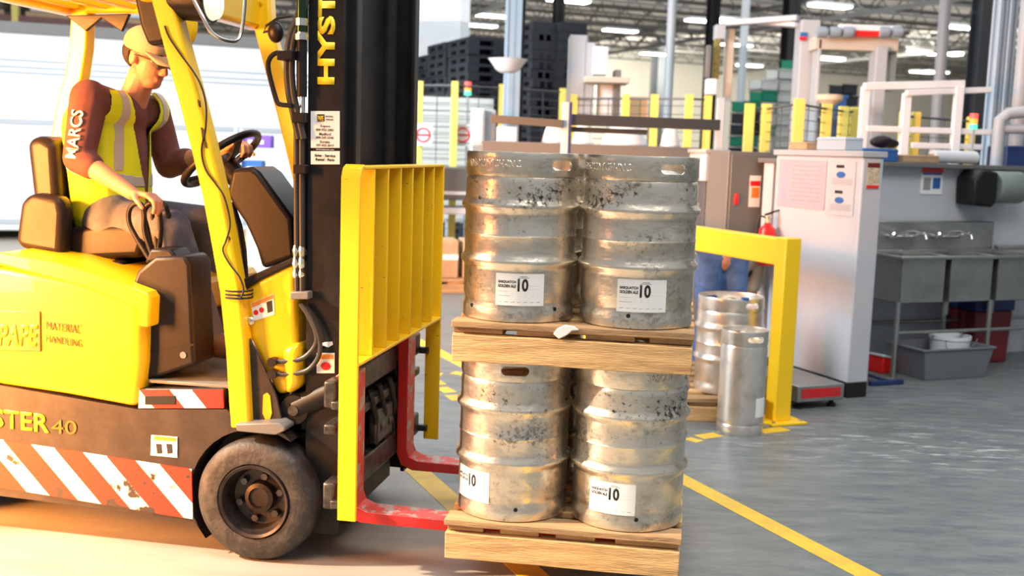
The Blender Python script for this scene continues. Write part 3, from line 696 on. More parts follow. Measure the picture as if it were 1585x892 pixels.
# load backrest
lb = empty('load_backrest', (0, 0, 0)); lb.parent = T
x0, x1 = -.035, .036
zt = 1.500; zc = .795
MB().strip([((x0+x1)/2, .006, .21), ((x0+x1)/2, .006, zt-.04), ((x0+x1)/2, .02, zt-.012), ((x0+x1)/2, .05, zt)], .014, x1-x0, side=Vector((1, 0, 0))).build('post', m_yelw, lb, .003)
MB().box(x0, x1, 1.186, 1.20, .21, zt).build('post', m_yelw, lb, .003)
MB().box(x0, x1, .04, 1.195, zt-.012, zt).build('top_bar', m_yelw, lb, .003)
MB().box(x0, x1, .01, 1.19, zc-.012, zc).build('bottom_bar', m_yelw, lb, .003)
for i in range(6):
    y = .175+i*.17; MB().box(x0+.002, x1-.002, y-.006, y+.006, zc, zt-.008).build('slat', m_yelw, lb, .002)
for z in (.25, .62):
    for y in (.016, 1.18): MB().box(x0-.03, x0+.02, y-.012, y+.02, z, z+.03).build('mounting_bolt', m_grease, lb, .004)

# ------------------------------------------------------------------ kegs and their pallets
KA = -.1532
ku = Vector((cos(KA), sin(KA), 0)); kv = Vector((-sin(KA), cos(KA), 0)); K0 = Vector((.0240, 3.9462, 0))
KR = .2035
def keg_profile(r, h):
    g = .009
    return [(r*.90, h*.045), (r*.955, 0), (r*.985, .004), (r*.99, .02), (r*.985, .045), (r*.955, .062), (r*.965, .075), (r*.985, .09),
            (r*.985, h*.30), (r*.99, h*.325), (r+g, h*.345), (r+g+.001, h*.357), (r+g, h*.369), (r*.99, h*.39), (r*.985, h*.41),
            (r*.985, h*.50), (r*.997, h*.51), (r*.985, h*.52), (r*.985, h*.63),
            (r*.99, h*.65), (r+g, h*.672), (r+g+.001, h*.684), (r+g, h*.696), (r*.99, h*.718), (r*.985, h*.74),
            (r*.985, h-.105), (r*.97, h-.088), (r*.945, h-.078)]
def keg_mesh(r, h, m, name='body', slim=False):
    b = MB()
    if slim:
        pr = [(r*.9, .03), (r*.96, 0), (r*.98, .01), (r*.98, .05), (r*.95, .06), (r, .075), (r*.985, .09), (r*.985, h-.10), (r*.95, h-.085)]
    else: pr = keg_profile(r, h)
    prof = pr + [(r*.93, h-.075), (r*.55, h-.05), (.05, h-.045), (.045, h-.03), (.0001, h-.03)]
    b.lathe([(0.0001, h*.045)] + prof, 96, caps=False)
    me = b.mesh(name, m, 40); o = bpy.data.objects.new(name, me)
    # the top chime: a ring with two hand holes cut through
    c = MB().lathe([(r*.955, h-.082), (r*.975, h-.082), (r*.99, h-.07), (r*.985, h-.02), (r*.99, h-.008), (r*.975, h), (r*.955, h-.002), (r*.945, h-.01), (r*.955, h-.03)], 96, caps=False)
    n = 96; R_ = 9; base = 0
    for k_ in range(n): c.f.append([(R_-1)*n+k_, (R_-1)*n+(k_+1) % n, (k_+1) % n, k_])
    ring = c.build('ring', m, None, 0, None)
    cut = MB(); w = .048; hh = .017
    pts = [(w*(1 if cos(a) > 0 else -1)*.62+hh*cos(a)*1.15, h-.042+hh*sin(a)) for a in [i*pi/10+pi/20 for i in range(20)]]
    cut.prism(pts, -r*1.3, r*1.3)
    cu = cut.build('cut', m, None, 0, None)
    bo = ring.modifiers.new('b', 'BOOLEAN'); bo.object = cu; bo.operation = 'DIFFERENCE'; bo.solver = 'EXACT'
    me2 = evald(ring, 'chime'); bpy.data.objects.remove(ring); bpy.data.objects.remove(cu)
    me2.polygons.foreach_set('use_smooth', [True]*len(me2.polygons)); me2.set_sharp_from_angle(angle=RAD(40))
    return me, me2
def wrap(r, z0, ang0):
    """ang0: where the left edge sits, measured from the side facing -y, to the right positive"""
    def fn(a, b, t):
        th = ang0 + a/r; rr = r+t
        return Vector((rr*sin(th), -rr*cos(th), z0+b))
    return fn
def label_patch(r, w, h, z0, ac, parent, shift=0):
    b = MB(); n = 12
    for i in range(n+1):
        th = ac-w/2/r+w/r*i/n
        for rr in (r, r+.0008): b.v += [Vector((rr*sin(th), -rr*cos(th), z0)), Vector((rr*sin(th), -rr*cos(th), z0+h))]
    for i in range(n):
        A = i*4; B = A+4
        b.f += [[A+2, B+2, B+3, A+3], [A+1, B+1, B, A], [A+1, A+3, B+3, B+1], [A, B, B+2, A+2]]
    b.f += [[0, 2, 3, 1], [n*4, n*4+1, n*4+3, n*4+2]]
    lo = b.build('label', m_paper, parent, 0, 60)
    R2 = r+.0009; a0 = ac-w/2/r
    def t(s_, x, y, ww, hh, m_=m_ink, bold=.01, dep=.0005): text(s_, 'lettering', m_, lo, None, (1, 0, 0), (0, 1, 0), ww*w, hh*h, dep, fn=wrap(R2, z0+y*h, a0+x*w/r), bold=bold)
    t('SASQUATCH', .05, .69, .37, .095, bold=.035); t('GOLDEN ALE', .05, .565, .37, .095, bold=.035)
    t('10', .45, .45, .22, .40, bold=.035)
    b = MB()
    for (x, y, ww, hh) in ((.46, .86, .22, .02), (.5, .90, .14, .025), (.05, .44, .22, .008), (.05, .30, .26, .014), (.34, .30, .55, .005), (.05, .37, .6, .005), (.62, .62, .3, .004), (.62, .52, .3, .004)):
        base = len(b.v)
        for i in range(5):
            th = a0+(x+ww*i/4)*w/r
            b.v += [Vector((R2*sin(th), -R2*cos(th), z0+y*h)), Vector((R2*sin(th), -R2*cos(th), z0+(y+hh)*h))]
        for i in range(4): b.f.append([base+i*2, base+i*2+2, base+i*2+3, base+i*2+1])
    for i in range(7):
        x = .06+i*.13; base = len(b.v)
        for (dx, dy) in ((0, .10), (.08, .11), (.08, .125), (0, .115)):
            th = a0+(x+dx)*w/r; b.v.append(Vector((R2*sin(th), -R2*cos(th), z0+dy*h)))
        b.f.append([base, base+1, base+2, base+3])
    b.build('printed_lines', m_grey_ink, lo, 0, None)
    return lo
KH = .591
kme, kch = keg_mesh(KR, KH, m_keg)
def holes(parent, r, angs, z):
    for a in angs:
        c = Vector((r*sin(a), -r*cos(a), z)); q = Vector((sin(a), -cos(a), 0)).to_track_quat('Z', 'Y')
        b = MB().lathe([(.0075, 0), (.006, .0015)], 16)
        b.xf(Matrix.Translation(c) @ q.to_matrix().to_4x4()); b.build('drain_hole', m_hole, parent)
kbody = None
emb = None
def make_keg(loc, rz, label, group, hole, lab=None, drains=(), emboss=None, me=kme, ch_=kch, r=KR, h=KH, m=m_keg):
    k_ = empty('beer_keg', loc, rz, label, 'keg', group)
    o = bpy.data.objects.new('body', me); link(o, k_); o.rotation_euler = (0, 0, hole*3.7+loc[2]*2)
    c = bpy.data.objects.new('top_chime', ch_); link(c, k_); c.rotation_euler = (0, 0, hole)
    b = MB().lathe([(.034, h-.05), (.034, h-.02), (.02, h-.014), (.0001, h-.014)], 20, caps=False).build('valve_neck', m_steel, k_)
    if lab is not None: label_patch(r*.986+.0006, .172, .112, .062, lab, k_)
    holes(k_, r*.986, drains, .048)
    if emboss is not None:
        text('SASQUATCH-INC', 'embossed_lettering', m, k_, None, (1, 0, 0), (0, 1, 0), .225, .030, .0016, fn=wrap(r*.987, h-.057, emboss), bold=.01)
        b = MB(); R2 = r*.987; th0 = emboss+.30/r
        for i in range(7):                                        # the raised leaf mark
            a = (i-3)*.42; ln_ = .022-.003*abs(i-3)
            p0 = (0, -.006); p1 = (ln_*sin(a), -.006+ln_*cos(a)); 
            pr = (cos(a)*.0028, -sin(a)*.0028)
            pts = [(p0[0]-pr[0], p0[1]-pr[1]), (p1[0], p1[1]), (p0[0]+pr[0], p0[1]+pr[1])]
            base = len(b.v)
            for rr in (R2-.001, R2+.003): b.v += [Vector((rr*sin(th0+x/r), -rr*cos(th0+x/r), h-.044+z)) for x, z in pts]
            b.f += [[base, base+1, base+2], [base+3, base+5, base+4], [base, base+3, base+4, base+1], [base+1, base+4, base+5, base+2]]
        b.build('raised_mark', m, k_)
    return k_
SP = .427
PB, PH = .128, .128
z1 = PB+PH; z2 = z1+KH; zt2 = z2+PH
def kpos(i, j, z): p = K0+ku*(SP*i)+kv*(SP*j); return Vector((p.x, p.y, z))
make_keg(kpos(0, 0, zt2), KA+.13, 'left front keg on the upper pallet, steel, label square to the camera', 'kegs stacked on the fork pallets', RAD(46), 0.04, (-.95, .72), -1.13)
make_keg(kpos(1, 0, zt2), KA+.12, 'right front keg on the upper pallet, steel, with a raised leaf mark', 'kegs stacked on the fork pallets', RAD(28), .02, (-.2,), -1.38)
make_keg(kpos(0, 0, z1), KA+.1, 'left front keg on the lower pallet, steel, label at its left edge', 'kegs stacked on the fork pallets', RAD(2), -.80, (.12,))
make_keg(kpos(1, 0, z1), KA+.1, 'right front keg on the lower pallet, steel, label left of centre', 'kegs stacked on the fork pallets', RAD(75), -.34, (.12,), .2)
for i, z, w1, w2 in ((0, zt2, 'upper', 'left'), (1, zt2, 'upper', 'right'), (0, z1, 'lower', 'left'), (1, z1, 'lower', 'right')):
    make_keg(kpos(i, 1, z), KA+.4*i, 'plain steel keg in the rear row, %s pallet, behind the %s front keg' % (w1, w2), 'kegs stacked on the fork pallets', .5+i)
def pallet(name_loc, rz, label, cat='pallet', W_=.832, D_=1.22, hh=PH, dark=m_wood2, mm=m_wood, group=None, seed=1, gaps=None):
    p = empty('wooden_pallet', name_loc, rz, label, cat, group)
    rnd = random.Random(seed); k0 = 1 if hh == PH else 0
    st = hh*.66
    for y in (0, D_/2-.02, D_-.04):
        b = MB()                                                 # long side board with its split grain
        n = 14; lo = [(-W_/2+W_*i/n, rnd.uniform(-.002, .002)) for i in range(n+1)]; hi = [(x, st-.002+rnd.uniform(-.002, .001)) for x, _ in lo][::-1]
        b.prism(lo+hi, y, y+.038).build('stringer', mm, p, .003)
    MB().prism([(-W_/2, -.016*k0), (-W_*.1, -.014*k0), (W_*.2, -.017*k0), (W_/2, -.015*k0), (W_/2, st*.92), (W_*.1, st*.96), (-W_*.3, st*.93), (-W_/2, st*.95)], -.013, -.0005).build('face_board', mm, p, .003)
    xs = gaps or [(-W_/2, -.24), (-.19, -.02), (.05, .22), (.27, W_/2)]
    for a, c in xs:
        MB().box(a, c, .004, D_-.004, st, st+hh*.16).build('cross_board', dark, p, .003)
    y = -.012
    i = 0
    while y < D_-.06:
        b = MB(); w_ = .105; n = 10
        pts = [(-W_/2-.005+(W_+.01)*k_/n, y+rnd.uniform(-.003, .003)) for k_ in range(n+1)] + [(W_/2+.005-(W_+.01)*k_/n, y+w_) for k_ in range(n+1)]
        b.prism(pts, st+hh*.16, hh, axis=2).build('deck_board', mm if i % 3 else dark, p, .003); y += w_+.075; i += 1
    return p
pc = K0+ku*(SP/2-.012)-kv*(KR-.004)
pl1 = pallet((pc.x+.016, pc.y, z2), KA, 'worn wooden pallet between the two layers of kegs, torn film on it', seed=4)
pl2 = pallet((pc.x+.008, pc.y-.005, PB), KA, 'wooden pallet at the bottom of the keg stack, carried on the red forks', seed=9, gaps=[(-.41, -.28), (-.22, -.08), (-.02, .12), (.19, .41)])
b = MB(); b.prism([(-.06, .102), (-.045, .122), (-.02, .135), (.012, .132), (.03, .12), (.005, .116), (-.012, .10), (-.03, .09), (-.04, .085)], -.022, -.0135).build('torn_film', m_paper, pl1, .003)

# kegs waiting behind the barrier
k2, c2_ = keg_mesh(KR, KH, m_keg2)
k3, c3_ = keg_mesh(.135, .60, m_keg2, slim=True)
g = ground(1151, 676); ps_ = Vector((g.x, g.y+.12, 0))
ks = make_keg(ps_, .1, 'slim steel keg standing on the floor beside the yellow barrier foot', None, RAD(12), None, (), None, k3, c3_, .135, .60, m_keg2)
label_ = MB(); r_ = .1335
for i in range(7):
    th = .35+.62*i/6
    for rr in (r_, r_+.001): label_.v += [Vector((rr*sin(th), -rr*cos(th), .11)), Vector((rr*sin(th), -rr*cos(th), .22))]
for i in range(6):
    A = i*4; B = A+4; label_.f += [[A+2, B+2, B+3, A+3], [A+1, B+1, B, A], [A+1, A+3, B+3, B+1], [A, B, B+2, A+2]]
label_.build('label', m_paper, ks, 0, 60)
g = ground(1092, 654); bp = Vector((g.x-.25, g.y+.02, 0))
p3 = pallet((bp.x+.1, bp.y, 0), RAD(3), 'wooden pallet on the floor behind the slim keg, under two pale kegs', W_=1.0, D_=1.2, hh=.14, seed=14)
kq = at(1128, 530, bp.y+.28)
make_keg((kq.x, kq.y, .14), .15, 'pale steel keg with a blue rim tab, on the floor pallet', 'kegs on the floor pallet', RAD(20), None, (), None, k2, c2_, KR, KH, m_keg2)
MB().box(.0, .04, -.2, -.17, KH-.01, KH+.012).build('rim_tab', m_blue, bpy.data.objects[[o.name for o in bpy.data.objects if o.name.startswith('beer_keg')][-1]], .003)
make_keg((kq.x-.40, kq.y+.50, .14), .15, 'pale steel keg behind the blue tabbed keg, its rim just showing at left', 'kegs on the floor pallet', RAD(20), None, (), None, k2, c2_, KR, KH, m_keg2)

# ------------------------------------------------------------------ the driver
def P3(q, lat): return L(q[0], q[1], lat)
hip_n = P3((176, 345), .44); hip_f = P3((205, 340), .68)
kn_n = P3((266, 352), .36); an_n = P3((322, 512), .36)
kn_f = P3((322, 345), .74); an_f = P3((352, 478), .74)
sh_n = P3((138, 152), .33); el_n = P3((122, 245), .30); wr_n = P3((205, 300), .235)
sh_f = P3((238, 172), .74); el_f = P3((262, 255), .80); wr_f = P3((352, 232), .66)
pel = (hip_n+hip_f)/2+Vector((-.03, 0, .03)); chest = P3((165, 200), .54); neckb = P3((200, 160), .55)
headc = P3((228, 92), .55)
def headprims():
    hb_ = MB()
    hb_.ball((-.012, 0, .035), (.097, .076, .088), 24, 16)
    hb_.ball((.03, 0, -.02), (.066, .062, .075), 20, 14)
    hb_.ball((.055, 0, -.078), (.036, .040, .030), 16, 10)
    hb_.cap((.0, .045, -.05), (.055, .02, -.085), .022, .02); hb_.cap((.0, -.045, -.05), (.055, -.02, -.085), .022, .02)
    hb_.cap((.088, 0, .018), (.106, 0, -.022), .010, .0145)            # nose
    hb_.ball((.100, .010, -.028), .010, 10, 8); hb_.ball((.100, -.010, -.028), .010, 10, 8)
    hb_.cap((.078, .03, .032), (.078, -.03, .032), .014, .014)         # brow
    hb_.ball((.086, 0, -.052), (.012, .024, .007), 12, 8); hb_.ball((.084, 0, -.064), (.012, .021, .008), 12, 8)
    for s_ in (-1, 1):
        hb_.ball((-.005, s_*.077, .0), (.020, .009, .031), 14, 10)
        hb_.ball((.058, s_*.036, -.015), (.02, .018, .018), 12, 8)
    return hb_
HM = Matrix.Translation(headc) @ Matrix.Rotation(RAD(-14), 4, 'Z') @ Matrix.Rotation(RAD(20), 4, 'Y')
body = headprims().xf(HM)
body.cap(neckb+Vector((.0, 0, -.03)), headc+Vector((-.02, 0, -.055)), .062, .055)
body.cap(neckb+Vector((0, -.07, -.05)), neckb+Vector((0, .07, -.05)), .06, .06)
body.cap(pel, chest, .12, .13); body.cap(chest, neckb+Vector((-.01, 0, -.06)), .13, .08)
for a_, e_, w_ in ((sh_n, el_n, wr_n), (sh_f, el_f, wr_f)):
    body.cap(a_, e_, .050, .042); mid = e_.lerp(w_, .35); body.cap(e_, mid, .043, .041); body.cap(mid, w_, .041, .027); body.cap(neckb+Vector((0, 0, -.05)), a_, .06, .052)
for h_, k_, a_ in ((hip_n, kn_n, an_n), (hip_f, kn_f, an_f)):
    body.cap(h_, k_, .08, .055); body.cap(k_, a_, .053, .038)
body.cap(hip_n, hip_f, .10, .10)
def hand(mb, w_, fwd, palm_n, curls, s_=1, thumb=1):
    """palm and five fingers: fwd along the hand, palm_n where the palm faces"""
    f = fwd.normalized(); n_ = (palm_n-f*palm_n.dot(f)).normalized(); sd = f.cross(n_)*thumb
    kn = []
    for i, (off, ln_) in enumerate(((.030, .95), (.010, 1.05), (-.010, 1.0), (-.029, .8))):
        kk = w_+f*(.088-.004*abs(i-1))+sd*off; kn.append((kk, ln_)); mb.cap(w_+f*.012+sd*off*.6, kk, .0155, .0125, 10)
    for i, (kk, ln_) in enumerate(kn):
        p = kk; a = 0
        for seg, (l_, r_) in enumerate(((.042, .0095), (.026, .0085), (.020, .0078))):
            a += curls[i][seg]; d = f*cos(a)+n_*sin(a); q = p+d*l_*ln_; mb.cap(p, q, r_+.0006, r_, 10); p = q
    b0 = w_+f*.028+sd*.022; b1 = b0+(f*.5+sd*.75+n_*.35).normalized()*.042; b2 = b1+(f*.8+sd*.2+n_*.6).normalized()*.030; b3 = b2+(f*.7-sd*.1+n_*.7).normalized()*.024
    mb.cap(b0, b1, .016, .0115, 10); mb.cap(b1, b2, .011, .0095, 10); mb.cap(b2, b3, .0095, .008, 10)
hand(body, wr_n, P3((240, 304), .225)-wr_n, Vector((.1, -.1, -1)), [(.55, .75, .5), (.6, .8, .5), (.6, .8, .6), (.5, .9, .6)], thumb=-1)
hand(body, wr_f, P3((384, 214), .60)-wr_f, Vector((.3, -.2, -.9)), [(.7, 1.1, .8)]*4, thumb=1)
drv = organic('person', body, m_skin, None, voxel=.0048, iters=3)
drv.location = FO; drv.rotation_euler = (0, 0, FA)
tag(drv, 'seated driver in tan cap, maroon shirt and yellow hi-vis vest', 'person')
# shirt
sh = MB()
sh.cap(pel+Vector((0, 0, .02)), chest, .145, .158); sh.cap(pel+Vector((0, -.05, .02)), chest+Vector((0, -.06, 0)), .11, .125); sh.cap(pel+Vector((0, .05, .02)), chest+Vector((0, .06, 0)), .11, .125)
sh.cap(chest, neckb+Vector((-.01, 0, -.05)), .14, .085)
sh.cap(neckb+Vector((.0, -.05, -.035)), sh_n, .075, .07); sh.cap(neckb+Vector((.0, .05, -.035)), sh_f, .075, .07)
cn = el_n.lerp(wr_n, .22); cf = el_f.lerp(wr_f, .30)
sh.cap(sh_n, el_n, .075, .062); sh.cap(el_n, cn, .062, .055); sh.cap(sh_f, el_f, .07, .062); sh.cap(el_f, cf, .060, .055)
shirt = organic('shirt', sh, m_shirt, drv, voxel=.008, iters=4)
a0 = sh_n.lerp(el_n, .92)+Vector((0, -.0745, .01)); ud = (sh_n-el_n).normalized(); ud.y = 0
def sleeve(a, b_, t): 
    p = Vector((a0.x, 0, a0.z))+ud.normalized()*a; side_ = Vector((ud.z, 0, -ud.x)).normalized()
    off = -b_+.030; c = sh_n.lerp(el_n, .5); 
    ctr = el_n+(sh_n-el_n)*max(0, min(1, a/.22)); rr = .064+.012*max(0, min(1, a/.22))+.001
    return ctr+side_*(off)+Vector((0, -math.sqrt(max(rr*rr-off*off, 1e-4))-t, 0))+ud.normalized()*0
text('MARCS', 'sleeve_lettering', m_paper, shirt, None, (1, 0, 0), (0, 1, 0), .175, .05, .002, fn=sleeve, bold=.02)
# jeans and boots
je = MB()
je.cap(hip_n, hip_f, .125, .125); je.cap(pel, pel+Vector((.0, 0, .05)), .13, .125)
for h_, k_, a_ in ((hip_n, kn_n, an_n), (hip_f, kn_f, an_f)):
    je.cap(h_, k_, .102, .075); je.cap(k_, k_.lerp(a_, .5), .073, .068); je.cap(k_.lerp(a_, .5), a_+Vector((0, 0, -.03)), .072, .068)
organic('jeans', je, m_jean, drv, voxel=.009, iters=5)
bt = MB()
for a_ in (an_n, an_f):
    bt.cap(a_+Vector((0, 0, .02)), a_+Vector((.0, 0, -.05)), .05, .05); bt.cap(a_+Vector((-.02, 0, -.06)), a_+Vector((.14, 0, -.075)), .045, .038); bt.cap(a_+Vector((.02, 0, -.04)), a_+Vector((.10, 0, -.06)), .048, .04)
for a_, nm in ((an_n, 'boot'), (an_f, 'boot')):
    bt = MB(); bt.cap(a_+Vector((0, 0, .02)), a_+Vector((.0, 0, -.05)), .05, .05); bt.cap(a_+Vector((-.02, 0, -.06)), a_+Vector((.14, 0, -.075)), .045, .038); bt.cap(a_+Vector((.02, 0, -.04)), a_+Vector((.10, 0, -.06)), .048, .04)
    organic(nm, bt, m_boot, drv, voxel=.007, iters=3)
# hi-vis vest: open in front, arm holes cut round the sleeves
ve = MB()
ve.cap(pel+Vector((-.02, 0, .0)), chest, .165, .176); ve.cap(pel+Vector((-.02, -.07, .0)), chest+Vector((0, -.07, 0)), .125, .14); ve.cap(pel+Vector((-.02, .07, .0)), chest+Vector((0, .07, 0)), .125, .14)
ve.cap(chest, neckb+Vector((-.01, 0, -.05)), .158, .10)
ve.cap(neckb+Vector((.0, -.05, -.035)), sh_n+Vector((.0, .03, 0)), .092, .088); ve.cap(neckb+Vector((.0, .05, -.035)), sh_f+Vector((0, -.03, 0)), .092, .088)
ax = (neckb-pel).normalized(); 
def side_of(p):
    t = (p-pel).dot(ax); c = pel+ax*t; d = p-c
    return t, d
tl = (neckb-pel).length
def kill_v(p):
    t, d = side_of(p); f_ = d.dot(Vector((ax.z, 0, -ax.x)))               # forward of the spine
    lat = d.y
    if t > tl+.0 and (p-neckb).xy.length < .10: return True
    if t > tl+.055: return True
    if f_ > .0:
        w_ = .012+.085*max(0, min(1, (t-.12)/(tl-.12)))
        if abs(lat-.0) < w_: return True
    for s0, e0, r_ in ((sh_n, el_n, .098), (sh_f, el_f, .09)):
        dd_ = (e0-s0); tt = (p-s0).dot(dd_)/dd_.length_squared
        dist = (p-(s0+dd_*max(-.1, min(1, tt)))).length
        out = (s0.y-.54)
        if dist < r_ and (p.y-.54)*(1 if out > 0 else -1) > abs(out)-.018 and tt < .9: return True
    if t < -.10: return True
    return False
vest = organic('hi_vis_vest', ve, m_vest, drv, voxel=.006, iters=6, kill=kill_v, solid=.004)
# the tape bands lie on the vest: a slightly larger copy of its skin, kept only inside the bands
def band(name, keep, off):
    me = vest.data.copy(); me.name = name
    bm = bmesh.new(); bm.from_mesh(me)
    for v in bm.verts: v.co += v.normal*off
    bmesh.ops.delete(bm, geom=[f for f in bm.faces if not keep(f.calc_center_median())], context='FACES'); bm.to_mesh(me); bm.free()
    me.materials.clear(); me.materials.append(m_tape)
    o = bpy.data.objects.new(name, me); link(o, vest); s_ = o.modifiers.new('even', 'SMOOTH'); s_.iterations = 8; s_ = o.modifiers.new('s', 'SOLIDIFY'); s_.thickness = .002
    return o
def kb(t0, t1): return lambda p: t0 < side_of(p)[0]+.12*side_of(p)[1].dot(Vector((ax.z, 0, -ax.x))) < t1
band('reflective_band', kb(.15, .20), .003)
def ks_(s_): return lambda p: side_of(p)[0] > .20 and side_of(p)[1].dot(Vector((ax.z, 0, -ax.x))) > -.02 and .115 < s_*side_of(p)[1].y+.0 < .155 
band('shoulder_tape', ks_(-1), .003); band('shoulder_tape', ks_(1), .003)
# cap, hair, safety glasses
cp = MB(); cp.ball((-.014, 0, .052), (.108, .086, .083), 24, 16)
capo = organic('cap', cp.xf(HM), m_cap, drv, voxel=.006, iters=2, kill=lambda p: (HM.inverted() @ p).z < .026+.15*max(0,(HM.inverted() @ p).x-.03), solid=.003)
b = MB(); n = 14
for i in range(n+1):
    a = -1.15+2.3*i/n
    b.v += [Vector((-.014+.10*cos(a), .084*sin(a), .046)), Vector((.02+.155*cos(a*.75), .082*sin(a), .030-.012*abs(sin(a))))]
b.f = [[i*2, i*2+1, i*2+3, i*2+2] for i in range(n)]
br = b.xf(HM).build('brim', m_cap, capo); s_ = br.modifiers.new('s', 'SOLIDIFY'); s_.thickness = .005
MB().ball(HM @ Vector((-.014, 0, .137)), .009).build('cap_button', m_cap, capo)
ha = MB(); ha.ball((-.030, 0, .015), (.088, .080, .075), 20, 14)
def kh(p):
    q = HM.inverted() @ p
    return q.z < -.055 or q.x > .035 or (q.x > -.03 and q.z < .02) or q.z > .06
organic('hair', ha.xf(HM), m_hair, drv, voxel=.005, iters=2, kill=kh, solid=.004)
gl = MB()
for s_ in (-1, 1):
    base = len(gl.v)
    for i in range(9):
        a = -.1+i*.16; x = .062+.045*cos(a*1.05); y = s_*(.004+.068*sin(a)) 
        gl.v += [Vector((x, y, .030)), Vector((x+.002, y, -.012+.004*abs(i-4)))]
    gl.f += [[base+i*2, base+i*2+2, base+i*2+3, base+i*2+1] for i in range(8)]
go = gl.xf(HM).build('safety_glasses', m_glass, drv); s2 = go.modifiers.new('s', 'SOLIDIFY'); s2.thickness = .002
for s_ in (-1, 1): MB().tube([HM @ Vector((.075, s_*.066, .02)), HM @ Vector((.03, s_*.080, .018)), HM @ Vector((-.01, s_*.082, .014))], .0025, 6).build('temple_arm', m_ink, go)
# eyes and brows
for s_ in (-1, 1):
    MB().ball(HM @ Vector((.083, s_*.030, .012)), (.008, .012, .008), 12, 8).build('eye', m_paper, drv)
    MB().tube([HM @ Vector((.094, s_*.012, .040)), HM @ Vector((.092, s_*.030, .044)), HM @ Vector((.078, s_*.048, .038))], .0035, 6).build('eyebrow', m_hair, drv)
# ------------------------------------------------------------------ right side: poster partition, sink, barrier
def zat(px, py, Y): return at(px, py, Y).z
C0 = ground(1310, 617)
def bl(x, y, z=0): return C0+bu*x+bv*y+Vector((0, 0, z))            # the building grid from the partition corner
pt = empty('poster_partition', C0, BA, 'thick white panel partition with a black base, posters on its left face', 'partition')
MB().box(0, .17, 0, .95, .10, 1.60).build('panel', m_wall, pt, .012)
MB().box(.006, .165, .006, .94, 0, .10).build('base', m_hole, pt)
MB().box(-.015, .19, -.01, .97, 1.60, 1.64).build('cap_rail', m_lgrey, pt, .005)
m_poster = mat('poster_print', (.46, .41, .47), .5, c2=(.36, .32, .40), scale=40, lo=.5, hi=.6, stretch=(1, 1, 5))
def poster(nm, y0, y1, z0, z1, lb, m_):
    p = empty(nm, bl(-.004, (y0+y1)/2, z0), BA, lb, 'poster'); w = (y1-y0)/2
    MB().box(-.002, .002, -w, w, 0, z1-z0).build('sheet', m_, p); return p, w, z1-z0
p, w, h = poster('poster', .36, .90, 1.235, 1.57, 'large pale pink chart poster on the left face of the white partition', m_poster)
for i in range(11): MB().box(-.0035, -.002, .6*w, .86*w, .03+i*.027, .04+i*.027).build('pink_cell', m_pink if False else mat('pink_print', (.72, .35, .48), .5), p) if i == 0 else None
mpk = bpy.data.materials['pink_print']
for i in range(1, 11): MB().box(-.0035, -.002, .6*w, .86*w, .03+i*.027, .04+i*.027).build('pink_cell', mpk, p)
for i in range(9): MB().box(-.0035, -.002, -.8*w, .45*w, .05+i*.03, .054+i*.03).build('printed_line', m_grey_ink, p)
MB().box(-.0035, -.002, .3*w, .86*w, .325, .333).build('heading', mpk, p)
p, w, h = poster('poster', .06, .33, 1.21, 1.57, 'white poster with two blue glove pictures, on the partition near its front corner', mat('poster_paper', (.5, .5, .53), .5))
for i, z in enumerate((.10, .27)):
    MB().ball((-.002, .01, z), (.0015, .050, .022), 14, 8).build('blue_picture', m_blue, p)
    MB().box(-.0035, -.002, -.02, .06, z+.045, z+.065).build('heading', m_ink, p)
    for k_ in range(5): MB().box(-.0035, -.002, -.11, .10, z-.03-.009*k_, z-.027-.009*k_).build('printed_line', m_grey_ink, p)
# fire extinguisher on its bracket at the partition's far end
q = bl(-.09, .88, .80)
fe = empty('fire_extinguisher', q, BA, 'red fire extinguisher hung at the far end of the white partition', 'fire extinguisher')
MB().lathe([(.001, 0), (.055, 0), (.065, .02), (.066, .22), (.055, .27), (.025, .295), (.022, .31)], 28).build('cylinder', m_redp, fe)
MB().lathe([(.018, .31), (.018, .345), (.03, .35), (.03, .36)], 16).build('valve', m_steel, fe)
MB().prism([(-.02, .36), (.09, .40), (.09, .408), (-.03, .372)], -.01, .01).build('handle', m_plas, fe)
MB().tube([(-.02, 0, .35), (-.07, 0, .36), (-.085, 0, .28), (-.082, 0, .10)], .008, 8).build('hose', m_plas, fe)
MB().box(.05, .09, -.03, .03, .1, .16).build('bracket', m_mgrey, fe)
# sink wall
sw_ = struct('wall_sink', MB().box(.10, 4.2, 1.12, 1.24, 0, 1.54), m_wall, .004); sw_.location = C0; sw_.rotation_euler = (0, 0, BA)
tr = struct('trim_60', MB().box(.08, 4.2, 1.02, 1.30, 1.54, 1.575), m_mgrey, .004); tr.location = C0; tr.rotation_euler = (0, 0, BA)
def wallsign(x0, x1, z0, z1, lb, bands, nm='safety_sign', cat='sign'):
    p = empty(nm, bl((x0+x1)/2, 1.115, z0), BA, lb, cat); w = (x1-x0)/2
    MB().box(-w, w, -.002, .002, 0, z1-z0).build('sheet', m_paper, p)
    for (a, b_, c, d, m_, n_) in bands: MB().box(-w+a*2*w, -w+b_*2*w, -.0035, -.002, c*(z1-z0), d*(z1-z0)).build(n_, m_, p)
s_ = empty('safety_sign', bl(.085, -.004, 1.40), BA, 'small red topped safety notice on the narrow end of the white partition', 'sign')
MB().box(-.05, .05, -.002, .002, 0, .17).build('sheet', mat('sign_cream', (.72, .62, .45), .6, c2=(.3, .25, .15), scale=60), s_)
MB().box(-.05, .05, -.0035, -.002, .135, .165).build('red_band', m_dred, s_); MB().box(-.05, .05, -.0035, -.002, 0, .02).build('red_band', m_redp, s_)
